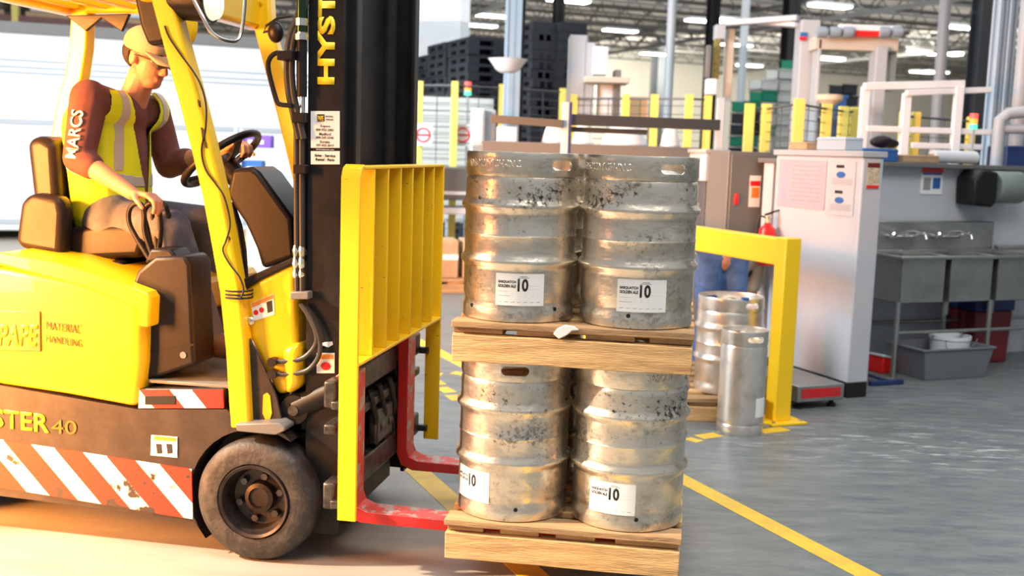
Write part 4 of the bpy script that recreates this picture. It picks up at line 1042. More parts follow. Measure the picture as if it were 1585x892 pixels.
wallsign(1.50, 1.72, 1.33, 1.55, 'white notice with a red and blue heading, on the wall above the sink', [(0, 1, .78, .96, m_redp, 'red_band'), (.05, .95, .70, .78, m_blue, 'blue_band'), (.12, .45, .15, .6, m_grey_ink, 'pictogram'), (.55, .9, .2, .6, m_blue, 'pictogram')])
# three-basin sink
sk = empty('three_basin_sink', bl(.80, .46), BA, 'stainless steel three basin sink on legs against the white wall', 'sink')
def tank(x0, x1, y0, y1, z0, z1, t=.012):
    b = MB().box(x0, x1, y0, y0+t, z0, z1).box(x0, x1, y1-t, y1, z0, z1).box(x0, x0+t, y0, y1, z0, z1).box(x1-t, x1, y0, y1, z0, z1).box(x0, x1, y0, y1, z0, z0+t); return b
for i in range(3): tank(.02+i*.46, .43+i*.46, .03, .50, .55, .885).build('basin', m_sink, sk, .008)
b = MB()
for x0, x1, y0, y1 in ((-.02, 1.95, -.01, .035), (-.02, 1.95, .495, .56), (-.02, .025, .03, .5), (.425, .485, .03, .5), (.885, .945, .03, .5), (1.345, 1.95, .03, .5)): b.box(x0, x1, y0, y1, .875, .90)
b.build('rim', m_sink, sk, .006)
MB().box(-.02, 1.42, .57, .62, .88, 1.12).build('splashback', m_sink, sk, .01)
MB().box(1.42, 1.95, .5, .56, .9, .93).build('drainboard_lip', m_sink, sk, .005)
for x in (.02, .9, 1.85):
    for y in (.04, .5): MB().tube([(x, y, 0), (x, y, .56 if x < 1.5 else .88)], .020, 12).build('leg', m_sink, sk)
for y in (.04, .5): MB().tube([(.02, y, .33), (1.85, y, .33)], .014, 10).build('cross_rail', m_sink, sk)
for x in (.45, .90):
    f = MB().tube([(x-.1, .57, 1.0), (x-.1, .53, 1.0)], .018, 12).tube([(x+.1, .57, 1.0), (x+.1, .53, 1.0)], .018, 12).tube([(x-.12, .53, 1.0), (x+.12, .53, 1.0)], .016, 12).tube([(x, .53, 1.0), (x, .50, 1.04), (x, .40, 1.05), (x, .28, 1.03), (x, .27, 1.0)], .011, 10).build('faucet', m_steel, sk)
    for s_ in (-1, 1): MB().tube([(x+s_*.1, .53, 1.0), (x+s_*.1, .48, 1.02), (x+s_*.15, .46, 1.03)], .009, 8).build('tap_handle', m_steel, f)
for i in range(3): MB().tube([(.225+i*.46, .27, .55), (.225+i*.46, .27, .42)], .025, 12).build('drain_pipe', m_sink, sk)
g = ground(1482, 588)
tt = empty('storage_tote', (g.x, g.y, 0), BA, 'grey open plastic tote on the floor under the sink', 'tote')
b = MB(); a = [(-.33, -.2), (.33, -.2), (.33, .2), (-.33, .2)]
v = []
for z, k_ in ((0, .86), (.22, 1), (.22, 1.05), (.235, 1.05), (.235, .97), (.012, .83)):
    v += [(x*k_, y*k_+.2, z) for x, y in a]
f = [(3, 2, 1, 0)]
for i in range(5): f += [(i*4+j, i*4+(j+1) % 4, i*4+4+(j+1) % 4, i*4+4+j) for j in range(4)]
f.append((20, 21, 22, 23))
b.add(v, f).build('shell', m_tote, tt, .008)
bk = empty('bucket', tt.location+bv*.20+bu*.09+Vector((0, 0, .013)), BA, 'white plastic bucket standing in the grey tote', 'bucket')
MB().lathe([(.001, 0), (.125, 0), (.145, .26), (.152, .26), (.152, .285), (.142, .285), (.122, .008), (.001, .008)], 36, caps=False).build('pail', m_white, bk)
MB().tube([(.15*cos(RAD(a)), .15*sin(RAD(a))*.2-.12, .27-.10*abs(sin(RAD(a)))) for a in range(0, 181, 15)], .003, 6).build('bail', m_steel, bk)
g = ground(1368, 574)
br_ = empty('dustpan', (g.x, g.y, 0), BA+.2, 'red and white dustpan on the floor beside the partition', 'dustpan')
MB().prism([(-.12, .0), (.14, .0), (.14, .02), (.06, .09), (-.12, .13)], -.08, .08).build('pan', m_redp, br_, .01); MB().prism([(-.13, .13), (.06, .095), (.15, .03), (.15, .045), (.06, .11), (-.13, .15)], -.085, .085).build('rim', m_white, br_, .004)
g = ground(1372, 596)
bb = empty('floor_squeegee', (g.x, g.y, 0), BA, 'blue squeegee blade lying on the floor by the partition base', 'squeegee')
MB().box(-.15, .14, -.02, .02, .0, .035).build('blade', m_dblue, bb, .006); MB().tube([(0, 0, .03), (0, .3, .03)], .012, 8).build('socket', m_dblue, bb)
g = at(1560, 560, 9.0)
bn = empty('waste_bin', (g.x, g.y, 0), BA, 'dark red bin with a dark blue lid behind the sink legs', 'bin')
bn.location = bl(2.02, .78)
MB().prism([(-.15, 0), (.19, 0), (.22, .42), (-.17, .42)], 0, .3).build('shell', m_dred, bn, .015); MB().box(-.18, .23, -.01, .31, .42, .54).build('lid', m_dblue, bn, .015)
q = bl(2.02, 1.11, 1.24)
dp = empty('wall_dispenser', q, BA, 'black box with a grey drum beside it, mounted high on the sink wall', 'dispenser')
MB().prism([(-.16, .02), (.02, .0), (.06, .04), (.06, .28), (-.10, .30), (-.17, .22)], -.22, 0).build('housing', m_plas, dp, .02, seg=3)
MB().lathe([(.001, .0), (.12, .0), (.13, .02), (.13, .28), (.12, .30), (.001, .3)], 30, c=(.08, -.13, .16), axis='x').build('drum', mat('dull_green_grey', (.20, .23, .21), .5), dp)
# things along the ledge
def crate(px0, px1, py0, py1, Y, m_, nm, lb, cat, depth=.2, group=None, bev=.01, base=None):
    a = at(px0, (py0+py1)/2, Y); c = at(px1, (py0+py1)/2, Y); zb = at((px0+px1)/2, py1, Y).z if base is None else base; zt_ = at((px0+px1)/2, py0, Y).z
    w_ = (c-a).length; mid = (a+c)/2
    e = empty(nm, (mid.x, mid.y, zb), BA*.5, lb, cat, group)
    MB().box(-w_/2, w_/2, 0, depth, 0, zt_-zb).build('box', m_, e, bev)
    MB().box(-w_/2-.004, w_/2+.004, -.004, depth+.004, (zt_-zb)*.82, (zt_-zb)*.9).build('lid_edge', m_, e, .002)
    return e
lz = 1.64
dz = 1.576
def led(x, y, w_, d_, h_, m_, nm, lb, cat, z=dz):
    e = empty(nm, bl(x, y, z), BA, lb, cat); MB().box(-w_/2, w_/2, -d_/2, d_/2, 0, h_).build('box', m_, e, .008); MB().box(-w_/2-.004, w_/2+.004, -d_/2-.004, d_/2+.004, h_*.8, h_*.88).build('lid_edge', m_, e, .002); return e
led(.08, .35, .15, .30, .09, m_lblue, 'carton', 'pale blue white carton on top of the poster partition', 'box', 1.641)
led(.08, .72, .14, .2, .055, m_card, 'carton', 'brown carton on the far end of the poster partition top', 'box', 1.641)
led(1.02, 1.15, .34, .22, .10, m_blue, 'storage_bin', 'blue bin on the ledge above the left sink basin', 'bin')
led(1.42, 1.15, .36, .22, .06, m_card, 'carton', 'flat brown cardboard box on the ledge right of the blue bin', 'box')
e = empty('plastic_roll', bl(1.85, 1.15, dz), BA, 'long white roll of plastic lying on the ledge', 'roll'); MB().tube([(-.22, 0, .055), (.22, 0, .055)], .052, 20).build('film', m_white, e); MB().tube([(-.25, 0, .055), (.25, 0, .055)], .02, 12).build('core', m_card, e)
e = empty('plastic_roll', bl(1.16, 1.2, dz+.105), BA, 'black bag bundle lying on the blue bin', 'bag'); organic('bundle', MB().ball((0, 0, .05), (.11, .07, .05)).ball((.08, 0, .04), (.08, .06, .04)), m_plas, e, .012, 2); e.name = 'black_bag'
# yellow barrier
f0 = ground(1203, 652); zt_ = at(1225, 368, f0.y).z
yb = empty('barrier_rail', (f0.x, f0.y, 0), BA, 'yellow steel barrier post with a top rail running back behind the kegs', 'barrier')
MB().box(-.055, .055, -.055, .055, .012, zt_).build('post', m_byel, yb, .008)
MB().box(-.12, .13, -.12, .12, 0, .014).build('base_plate', m_byel, yb, .003)
for sx in (-.09, .1):
    for sy in (-.09, .09): MB().lathe([(.012, .014), (.012, .026)], 6, c=(sx, sy, 0)).build('anchor_bolt', m_steel, yb, smooth=0)
MB().box(-.05, .05, .05, 2.6, zt_-.17, zt_-.01).build('top_rail', m_byel, yb, .008)
MB().box(-.055, .055, 2.5, 2.61, .012, zt_-.17).build('post', m_byel, yb, .008)
# floor scale
g = ground(1238, 636)
fs = empty('platform_scale', (g.x-.02, g.y, 0), BA, 'low steel platform scale with a red strip on its edge, beside the partition', 'scale')
MB().box(0, .36, 0, .62, .05, .155).build('platform', m_sink, fs, .006)
MB().box(.03, .33, -.004, .0, .075, .135).build('red_strip', m_red, fs)
for x in (.05, .31):
    for y in (.06, .55): MB().lathe([(.03, 0), (.03, .02), (.015, .02), (.015, .05)], 14, c=(x, y, 0)).build('foot', m_plas, fs)
# grey cabinet, lit box and bench behind the barrier
q = at(1163, 300, 8.4)
gc = empty('control_cabinet', (q.x, q.y, 0), BA, 'dark grey control cabinet on a stand, left of the poster partition', 'cabinet')
MB().box(-.22, .22, 0, .30, .86, 1.62).build('body', m_mgrey, gc, .008); MB().box(-.20, .20, -.012, 0, .88, 1.60).build('door', m_mgrey, gc, .004)
sn = MB().box(-.03, .07, -.015, -.012, 1.20, 1.44).build('placard', m_paper, gc); MB().box(-.025, .065, -.017, -.015, 1.36, 1.40).build('red_band', m_redp, sn); MB().box(-.01, .06, -.017, -.015, 1.27, 1.35).build('warning_band', m_orange, sn)
for x in (-.19, .19):
    for y in (.03, .27): MB().box(x-.02, x+.02, y-.02, y+.02, 0, .86).build('leg', m_mgrey, gc)
MB().box(-.16, -.13, -.03, -.01, 1.22, 1.30).build('handle', m_redp, gc, .004)
q = at(1108, 300, 8.6)
lb_ = empty('printer_pedestal', (q.x, q.y, 0), BA, 'pale box on a dark blue grey pedestal, just right of the upper kegs', 'pedestal')
MB().box(-.11, .10, 0, .25, 1.38, 1.60).build('box', m_lblue, lb_, .012); MB().box(-.12, .11, -.01, .26, 1.60, 1.63).build('lid', m_lgrey, lb_, .005)
MB().box(-.09, .08, .02, .22, 0, 1.38).build('pedestal', mat('slate', (.07, .08, .10), .5), lb_, .006); MB().box(-.02, .03, .008, .02, 1.27, 1.33).build('tag', m_byel, lb_)
q = at(1172, 420, 8.8)
wb = empty('work_bench', (q.x, q.y, 0), BA, 'low grey bench seen under the yellow rail, left of the partition', 'bench')
MB().box(-.22, .08, 0, .5, .66, .72).build('top', m_mgrey, wb, .005)
for x in (-.19, .05):
    for y in (.04, .46): MB().box(x-.02, x+.02, y-.02, y+.02, 0, .66).build('leg', m_mgrey, wb)
MB().box(-.2, .06, .05, .45, .2, .23).build('shelf', m_mgrey, wb, .004)
e = empty('carton', q*1, BA, 'small white carton on the low grey bench under the rail', 'box'); e.location = (q.x-.12, q.y+.15, .721); MB().box(-.06, .06, -.08, .08, 0, .10).build('box', m_white, e, .004)
e = empty('storage_bin', q*1, BA, 'dark blue bin under the low grey bench', 'bin'); e.location = (q.x-.1, q.y+.22, .231); MB().prism([(-.08, 0), (.08, 0), (.10, .24), (-.10, .24)], -.12, .12).build('shell', m_dblue, e, .008)

# worker bending over behind the barrier
def W3(px, py, Y): return at(px, py, Y)
hp = W3(1114, 398, 7.75); ft = Vector((hp.x, hp.y, 0))
shd = W3(1143, 398, 8.10); hd_ = W3(1147, 420, 8.15)
bd = MB(); lx = Vector((.11, .03, 0))
bd.cap(hp, shd, .12, .12); bd.ball(hd_, (.085, .09, .11)); bd.cap(shd, hd_, .06, .055)
for s_ in (-1, 1):
    h_ = hp+lx*s_; k_ = Vector((h_.x+.03, h_.y-.03, .50)); a_ = Vector((h_.x+.0, h_.y+.02, .09))
    bd.cap(h_, k_, .085, .06); bd.cap(k_, a_, .058, .04)
    s3 = shd+lx*1.4*s_; e3 = s3+Vector((-.02, .02, -.26)); w3 = e3+Vector((-.03, .05, -.22)); bd.cap(s3, e3, .045, .04); bd.cap(e3, w3, .04, .028)
    hand(bd, w3, Vector((0, .2, -1)), Vector((-s_, 0, 0)), [(.2, .3, .3)]*4)
bd.cap(hd_+Vector((0, .07, -.02)), hd_+Vector((0, .10, -.04)), .012, .014)
wk = organic('person', bd, m_skin, None, .008, 3); tag(wk, 'worker in blue jeans and cream shirt bending over behind the yellow rail', 'person')
b = MB()
for s_ in (-1, 1):
    h_ = hp+lx*s_*.9; k_ = Vector((h_.x+.03, h_.y-.03, .50)); a_ = Vector((h_.x, h_.y+.02, .10)); b.cap(h_, k_, .115, .085); b.cap(k_, a_, .08, .07)
organic('jeans', b.cap(hp+lx, hp-lx, .115, .115), m_bj, wk, .012, 4)
b = MB().cap(hp+Vector((.05, .12, .03)), shd, .145, .14).cap(shd-lx*1.3, shd+lx*1.3, .09, .09)
for s_ in (-1, 1): s3 = shd+lx*1.4*s_; b.cap(s3, s3+Vector((-.02, .02, -.22)), .07, .06)
organic('shirt', b, m_cream, wk, .012, 4)
b = MB().ball(hd_+Vector((-.01, -.02, .02)), (.094, .095, .10)); organic('hair', b, m_hair, wk, .012, 2)
for s_ in (-1, 1):
    a_ = Vector((hp.x+lx.x*s_, hp.y+lx.y*s_+.02, .05)); organic('shoe', MB().cap(a_, a_+Vector((.02, .16, -.01)), .05, .04), m_boot, wk, .01, 2)

# ------------------------------------------------------------------ middle distance
def column(n, px, Y, w_, m_, z1=8.0, z0=0, d_=None, rnd=False):
    q = at(px, 230, Y); b = MB()
    d_ = d_ or w_
    if rnd: b.tube([(0, 0, z0), (0, 0, z1)], w_/2, 16)
    else: b.box(-w_/2, w_/2, -d_/2, -d_/2+.02, z0, z1).box(-w_/2, w_/2, d_/2-.02, d_/2, z0, z1).box(-.015, .015, -d_/2, d_/2, z0, z1)
    o = struct('trim_%d' % n, b, m_); o.location = (q.x, q.y, 0); o.rotation_euler = (0, 0, BA); return o
column(70, 789, 13.0, .15, m_lblue); column(71, 799, 13.0, .09, m_blk); column(72, 857, 24, .2, m_blk); column(73, 1030, 16, .13, m_lgrey, rnd=True)
column(74, 1093, 22, .2, m_blk); column(75, 1142, 30, .22, m_lgrey, rnd=True); column(76, 1446, 20, .2, m_lgrey, rnd=True); column(77, 1503, 22, .3, m_dgrey)
column(78, 1212, 34, .4, m_blk); column(79, 1018, 62, .9, m_dgrey)
column(80, 1531, 10.5, .10, m_lblue); column(81, 1547, 10.5, .09, m_lblue); column(82, 1572, 10.0, .13, m_lgrey, rnd=True); column(83, 622, 13.0, .13, m_lblue, z1=3.2)
# black plastic pallets, stacked
def plastic_layer(m_, w_=1.0, d_=.95, h_=.13):
    b = MB().box(-w_/2, w_/2, -d_/2, d_/2, h_*.62, h_*.97)
    for x in (-w_/2, -.09, w_/2-.18):
        b.box(x, x+.18, -d_/2, d_/2, 0, h_*.14)
        for y in (-d_/2, -.07, d_/2-.14): b.box(x, x+.18, y, y+.14, h_*.14, h_*.62)
    return b
protos = {}
ORD = ['topmost', 'second from top', 'third from top'] + [w_+' from top' for w_ in 'fourth fifth sixth seventh eighth ninth tenth eleventh twelfth thirteenth fourteenth fifteenth sixteenth seventeenth eighteenth nineteenth twentieth 21st 22nd 23rd 24th 25th 26th'.split()]
def stack(px, Y, n_, m_list, lb, grp, w_=1.0, d_=.95, h_=.13, name='plastic_pallet', cat='pallet', loc=None):
    q = loc if loc is not None else at(px, 230, Y)
    for i in range(n_):
        m_ = m_list[i % len(m_list)]; key = (m_.name, w_, d_, h_, name)
        if key not in protos:
            if name == 'plastic_pallet': me = plastic_layer(m_, w_, d_, h_).mesh(name, m_)
            else:
                b = MB()
                for (x0, x1, y0, y1, z0, z1_) in ((-w_/2, w_/2, -d_/2, -d_/2+.02, 0, h_*.8), (-w_/2, w_/2, d_/2-.02, d_/2, 0, h_*.8), (-w_/2, -w_/2+.02, -d_/2, d_/2, 0, h_*.8), (w_/2-.02, w_/2, -d_/2, d_/2, 0, h_*.8), (-w_/2, w_/2, -d_/2, d_/2, 0, .02), (-w_/2-.015, w_/2+.015, -d_/2-.015, -d_/2+.01, h_*.8, h_*.93), (-w_/2-.015, w_/2+.015, d_/2-.01, d_/2+.015, h_*.8, h_*.93)): b.box(x0, x1, y0, y1, z0, z1_)
                me = b.mesh(name, m_)
            protos[key] = me
        o = bpy.data.objects.new(name, protos[key]); COL.objects.link(o)
        o.location = (q.x+random.uniform(-.02, .02), q.y+random.uniform(-.02, .02), i*h_); o.rotation_euler = (0, 0, BA+random.uniform(-.01, .01))
        tag(o, '%s, %s' % (lb, ORD[n_-1-i]), cat, grp)
r0 = at(765, 230, 17.3)
for j, (n_, w_) in enumerate(((25, 'nearest to the blue column'), (25, 'second from the blue column'), (24, 'third from the blue column'), (24, 'last at the left, by the white wall'))):
    stack(0, 0, n_, [m_bcrate], 'black plastic pallet, row stack '+w_, 'black pallets, stack '+w_, loc=Vector((r0.x, r0.y, 0))+bv*(1.02*j)-bu*.15)
for j, w_ in enumerate(('left', 'right')):
    q = at(823+j*40, 230, 16.0); stack(0, 0, 26, [m_bcrate], 'black plastic pallet, tall %s stack right of the blue column' % w_, 'black pallets, tall %s stack' % w_, w_=.40, d_=.8, loc=q)
for j, (px, ms, lb, n_) in enumerate(((1150, [m_bcrate, m_gcrate, m_bcrate], 'crate, dark and green stack left of the pale crates', 11), (1176, [m_wcrate, m_wcrate, m_gcrate], 'pale crate in the left far stack', 13), (1200, [m_wcrate], 'pale crate in the right far stack', 14), (1222, [m_gcrate, m_bcrate], 'crate, green and black stack beside the robot column', 15), (1300, [m_bcrate, m_gcrate, m_bcrate], 'crate, dark and green stack inside the machine portal', 13))):
    stack(px, 25+j*.3, n_, ms, lb, 'far crates, stack %s' % ('one', 'two', 'three', 'four', 'five')[j], w_=.42, d_=.5, h_=.26, name='plastic_crate', cat='crate')
# mesh safety fences with yellow posts
def fence(pts, ztop, lb, pw_=.09):
    f = empty('safety_fence', (pts[0].x, pts[0].y, 0), 0, lb, 'fence'); o0 = Vector((pts[0].x, pts[0].y, 0))
    for p in pts:
        p = Vector((p.x, p.y, 0))-o0; MB().box(p.x-pw_/2, p.x+pw_/2, p.y-.03, p.y+.03, 0, ztop).build('post', m_fyel, f, .004)
    for a, c in zip(pts, pts[1:]):
        a = Vector((a.x, a.y, 0))-o0; c = Vector((c.x, c.y, 0))-o0; b = MB(); z = .15
        while z < ztop-.05: b.tube([a+Vector((0, 0, z)), c+Vector((0, 0, z))], .004, 4); z += .10
        n_ = int((c-a).length/.35)
        for i in range(1, n_+1): d = a.lerp(c, i/(n_+1)); b.tube([d+Vector((0, 0, .15)), d+Vector((0, 0, ztop-.05))], .005, 4)
        b.tube([a+Vector((0, 0, ztop-.05)), c+Vector((0, 0, ztop-.05))], .012, 6); b.tube([a+Vector((0, 0, .12)), c+Vector((0, 0, .12))], .012, 6)
        b.build('mesh_panel', m_dgrey, f, 0, None)
fence([at(x, 230, y) for x, y in ((648, 14.2), (702, 14.0), (775, 14.3), (868, 14.8))], 2.42, 'yellow post mesh fence behind the forklift mast and the left kegs')
fence([at(x, 230, y) for x, y in ((886, 13.6), (966, 13.2), (1010, 13.0), (1063, 12.8), (1092, 12.9))], 2.28, 'yellow post mesh fence behind the white palletizer cabinet and domes')
fence([at(x, 230, y) for x, y in ((1157, 11.6), (1183, 11.6), (1233, 10.4), (1276, 11.2), (1302, 11.6), (1320, 11.7))], 2.14, 'yellow post mesh fence behind the grey cabinet and partition', .10)
fence([at(x, 230, y) for x, y in ((1396, 11.4), (1414, 11.5), (1500, 12.2))], 2.10, 'yellow post mesh fence behind the white tube frame')
# ribbed grey guard behind the first fence
q = at(628, 230, 15.2); q2 = at(762, 230, 15.4)
rg = empty('ribbed_guard', (q.x, q.y, 0), math.atan2(q2.y-q.y, q2.x-q.x), 'light grey ribbed sheet guard behind the yellow fence, left of the kegs', 'machine guard')
wl = (q2-q).length; b = MB().box(0, wl, 0, .05, .55, 2.28); z = .6
while z < 2.25: b.box(0, wl, -.02, 0, z, z+.035); z += .075
b.build('ribbed_sheet', mat('ribbed_grey', (.52, .54, .52), .5), rg)
for x in (.05, wl/2, wl-.05): MB().box(x-.03, x+.03, 0, .06, 0, .6).build('leg', m_lgrey, rg)
for k_, (px, w_) in enumerate(((655, 'behind the first yellow post'), (716, 'right of the tall yellow post'))):
    q = at(px, 209, 14.1); e = empty('prohibition_sign', q, .05, 'white square sign with a red ring, %s' % w_, 'sign')
    MB().box(-.12, .12, .0, .01, -.14, .14).build('plate', m_white, e, .003)
    MB().tube([(.085*cos(a*pi/16), -.004, .085*sin(a*pi/16)) for a in range(32)], .012, 6, closed=True).build('red_ring', m_redp, e); MB().box(-.07, .07, -.008, .0, -.012, .012).build('red_bar', m_redp, e)
m_lr = mat('beacon_red', (1, .10, .08), .4, emit=.8); m_lo = mat('beacon_orange', (1, .35, .05), .4, emit=.8); m_lg = mat('beacon_green', (.1, .9, .55), .4, emit=.8)
def beacon(px, py0, py1, Y, lb):
    a = at(px, py1, Y); z1_ = at(px, py0, Y).z; e = empty('stack_light', (a.x, a.y, 0), 0, lb, 'stack light'); h_ = (z1_-a.z)/3
    r_ = h_*.75
    MB().tube([(0, 0, 0), (0, 0, a.z)], .015, 8).build('pole', m_lgrey, e)
    for i, (m_, nm) in enumerate(((m_lg, 'green_lens'), (m_lo, 'orange_lens'), (m_lr, 'red_lens'))): MB().lathe([(r_, a.z+h_*i), (r_, a.z+h_*(i+.9))], 16).build(nm, m_, e)
beacon(613, 187, 225, 11.5, 'tall stack light close to the forklift mast'); beacon(724, 126, 148, 14.9, 'stack light above the ribbed grey guard'); beacon(1506, 175, 200, 9.6, 'stack light beside the pale blue columns at right')
# machine cabinets
def cab(px0, px1, py0, Y, depth, m_, lb, nm='machine_cabinet', cat='cabinet', z0=0, door=True):
    a = at(px0, 230, Y); c = at(px1, 230, Y); w_ = c.x-a.x; z1_ = at((px0+px1)/2, py0, Y).z
    e = empty(nm, (a.x, a.y, 0), 0, lb, cat); MB().box(0, w_, 0, depth, z0, z1_).build('body', m_, e, .01)
    if door: MB().box(.02, w_-.02, -.012, 0, max(z0+.05, .1), z1_-.04).build('door', m_, e, .003); MB().box(w_*.8, w_*.8+.015, -.03, -.01, z1_*.55, z1_*.55+.12).build('handle', m_plas, e)
    return e
cab(728, 748, 168, 12.2, .3, m_white, 'white narrow cabinet with a green light, behind the left upper keg'); cab(750, 766, 170, 12.4, .3, m_lgrey, 'pale grey narrow cabinet beside the white one, left of the column')
cab(606, 630, 205, 12.6, .3, m_lgrey, 'pale cabinet seen right beside the forklift mast')
cab(768, 800, 196, 9.8, .3, m_lblue, 'pale blue machine head behind the left upper keg', 'filling_machine', 'machine', 1.35, False)
wp = cab(876, 903, 54, 13.6, .4, m_lgrey, 'tall pale grey palletizer tower above the left upper keg', 'palletizer', 'machine')
a = at(876, 230, 13.6)
def rel(px, py, Y): return at(px, py, Y)-Vector((a.x, a.y, 0))
def pbox(px0, px1, py0, py1, Y, d_, nm, m_): 
    p0 = rel(px0, py1, Y); p1 = rel(px1, py0, Y); MB().box(p0.x, p1.x, p0.y, p0.y+d_, p0.z, p1.z).build(nm, m_, wp, .01)
pbox(903, 922, 66, 180, 13.6, .3, 'panel', m_mgrey.copy() if False else m_lgrey); pbox(918, 942, 72, 115, 13.4, .3, 'drive_head', m_white); pbox(905, 975, 120, 127, 13.3, .5, 'shelf', m_beige); pbox(948, 962, 108, 190, 13.5, .3, 'chute', m_mgrey); pbox(925, 950, 130, 185, 13.7, .3, 'panel', m_white)
pbox(975, 1003, 150, 185, 14.2, .2, 'amber_guard', mat('amber_sheet', (.85, .55, .30), .5))
# rail and posts of the conveyor platform
q = at(875, 230, 8.4)
rl = empty('guard_rail', (q.x, q.y, 0), 0, 'dark rail on a pale blue post, crossing behind the upper kegs', 'rail')
MB().box(-.035, .02, -.03, .03, 0, 1.95).build('post', m_lblue, rl, .006); MB().box(.02, .04, -.03, .03, 0, 1.95).build('post_edge', m_dblue, rl)
def rail(p0, p1, th, nm='rail'):
    A_ = at(*p0)-Vector((q.x, q.y, 0)); B_ = at(*p1)-Vector((q.x, q.y, 0)); MB().strip([A_, B_], th, .04).build(nm, m_dgrey, rl, .003)
rail((876, 185, 8.4), (1118, 194, 8.9), .085); rail((760, 184, 8.4), (872, 192, 8.35), .06); rail((876, 200, 8.45), (1000, 205, 8.7), .04)
p = at(1112, 230, 8.9)-Vector((q.x, q.y, 0)); MB().box(p.x-.03, p.x+.03, p.y-.03, p.y+.03, 0, at(1112, 152, 8.9).z).build('post', m_lblue, rl, .005)
# conveyor bed behind the kegs with white domed covers
q = at(745, 230, 9.6); q2 = at(1082, 230, 9.9); wl = (q2-q).length
cv = empty('conveyor', (q.x, q.y, 0), math.atan2(q2.y-q.y, q2.x-q.x), 'raised steel conveyor bed behind the upper kegs', 'conveyor')
MB().box(0, wl, 0, .7, 1.55, 1.61).build('bed', m_mgrey, cv, .005); MB().box(0, wl, -.03, 0, 1.50, 1.65).build('side_rail', m_mgrey, cv, .004); MB().box(0, wl, .7, .73, 1.50, 1.65).build('side_rail', m_lgrey, cv, .004)
for i in range(12): MB().tube([(.08+i*wl/12, 0, 1.62), (.08+i*wl/12, .7, 1.62)], .025, 10).build('roller', m_steel, cv)
for x in (.05, wl/2, wl-.05):
    for y in (.05, .65): MB().box(x-.03, x+.03, y-.03, y+.03, 0, 1.55).build('leg', m_lgrey, cv)
for i, (px, w_, lb) in enumerate(((968, .215, 'large white domed cover on the conveyor above the right upper keg'), (903, .10, 'small white domed cover just right of the pale blue post'), (858, .11, 'small white domed cover just left of the pale blue post'), (1040, .09, 'white domed cover farthest right on the conveyor'))):
    d_ = at(px, 222, 9.9); e = empty('domed_cover', (d_.x, d_.y+.12, 1.652), 0, lb, 'cover', 'white domed covers')
    MB().lathe([(w_*1.0, 0), (w_*.98, .02), (w_*.80, .10), (w_*.58, .165), (w_*.4, .185), (.001, .19)], 32, caps=True).build('dome', m_white, e); MB().lathe([(w_*1.04, -.004), (w_*1.04, .012)], 32).build('rim', m_lblue, e)
# robot gantry and machine portal right of the kegs
def tower(px0, px1, py0, Y, m_, nm, lb, cat='machine', d_=.3): return cab(px0, px1, py0, Y, d_, m_, lb, nm, cat, door=False)
rb = tower(1229, 1258, 30, 12.8, m_lgrey, 'robot_column', 'tall light grey robot column with a blue and red badge'); a = at(1229, 230, 12.8)
pb = lambda *k_: None
def part(root, ori, px0, px1, py0, py1, Y, d_, nm, m_):
    p0 = at(px0, py1, Y)-ori; p1 = at(px1, py0, Y)-ori; return MB().box(p0.x, p1.x, p0.y, p0.y+d_, p0.z, p1.z).build(nm, m_, root, .008)
ori = Vector((a.x, a.y, 0))
part(rb, ori, 1258, 1269, 70, 232, 12.9, .2, 'side_cover', m_beige); part(rb, ori, 1238, 1250, 50, 63, 12.78, .01, 'badge', m_blue); part(rb, ori, 1237, 1249, 57, 62, 12.77, .01, 'badge_stripe', m_redp)
p0 = at(1236, 28, 12.9)-ori; p1 = at(1124, 36, 13.4)-ori; MB().strip([p0, p1], .07, .12).build('boom', m_lgrey, rb, .01); p1 = at(1170, 35, 13.4)-ori; MB().strip([at(1234, 39, 12.9)-ori, p1], .05, .1).build('boom_brace', m_white, rb, .01)
tw = tower(1117, 1128, 44, 13.4, m_beige, 'conveyor_mast', 'slim tan mast beside a black and yellow cable chain', d_=.2); a = at(1117, 230, 13.4); ori = Vector((a.x, a.y, 0))
part(tw, ori, 1108, 1124, 38, 60, 13.3, .2, 'motor', m_lgrey); part(tw, ori, 1104, 1116, 60, 122, 13.3, .12, 'cable_chain', mat('chain_dark_yellow', (.10, .09, .03), .6, c2=(.3, .26, .03), scale=30)); part(tw, ori, 1092, 1102, 70, 120, 13.2, .1, 'switch_box', m_mgrey); part(tw, ori, 1093, 1110, 122, 146, 13.2, .15, 'white_housing', m_white)
mp_ = tower(1346, 1364, 72, 12.4, m_lgrey, 'machine_portal', 'grey machine portal with a cluttered top beam, left of the white tube frame', d_=.25); a = at(1346, 230, 12.4); ori = Vector((a.x, a.y, 0))
part(mp_, ori, 1364, 1374, 80, 230, 12.5, .2, 'label_strip', m_white); part(mp_, ori, 1375, 1390, 70, 140, 12.6, .2, 'side_cover', m_beige)
part(mp_, ori, 1262, 1392, 60, 76, 12.5, .3, 'top_beam', m_beige); part(mp_, ori, 1315, 1362, 47, 56, 12.4, .1, 'orange_strip', m_redp); part(mp_, ori, 1300, 1395, 40, 47, 12.4, .1, 'cable_tray', m_white)
for px in (1272, 1292, 1312, 1368, 1388): p = at(px, 50, 12.4)-ori; MB().lathe([(.001, -.05), (.06, -.05), (.065, 0), (.06, .05), (.03, .08), (.001, .08)], 18, c=p, axis='x').build('motor', m_bgrey, mp_)
part(mp_, ori, 1262, 1268, 60, 230, 12.5, .25, 'leg', m_lgrey)
e = empty('paper_bag', at(1283, 165, 12), 0, 'tan bowl shaped hopper beside the blue crates, behind the partition', 'hopper'); e.name = 'hopper'
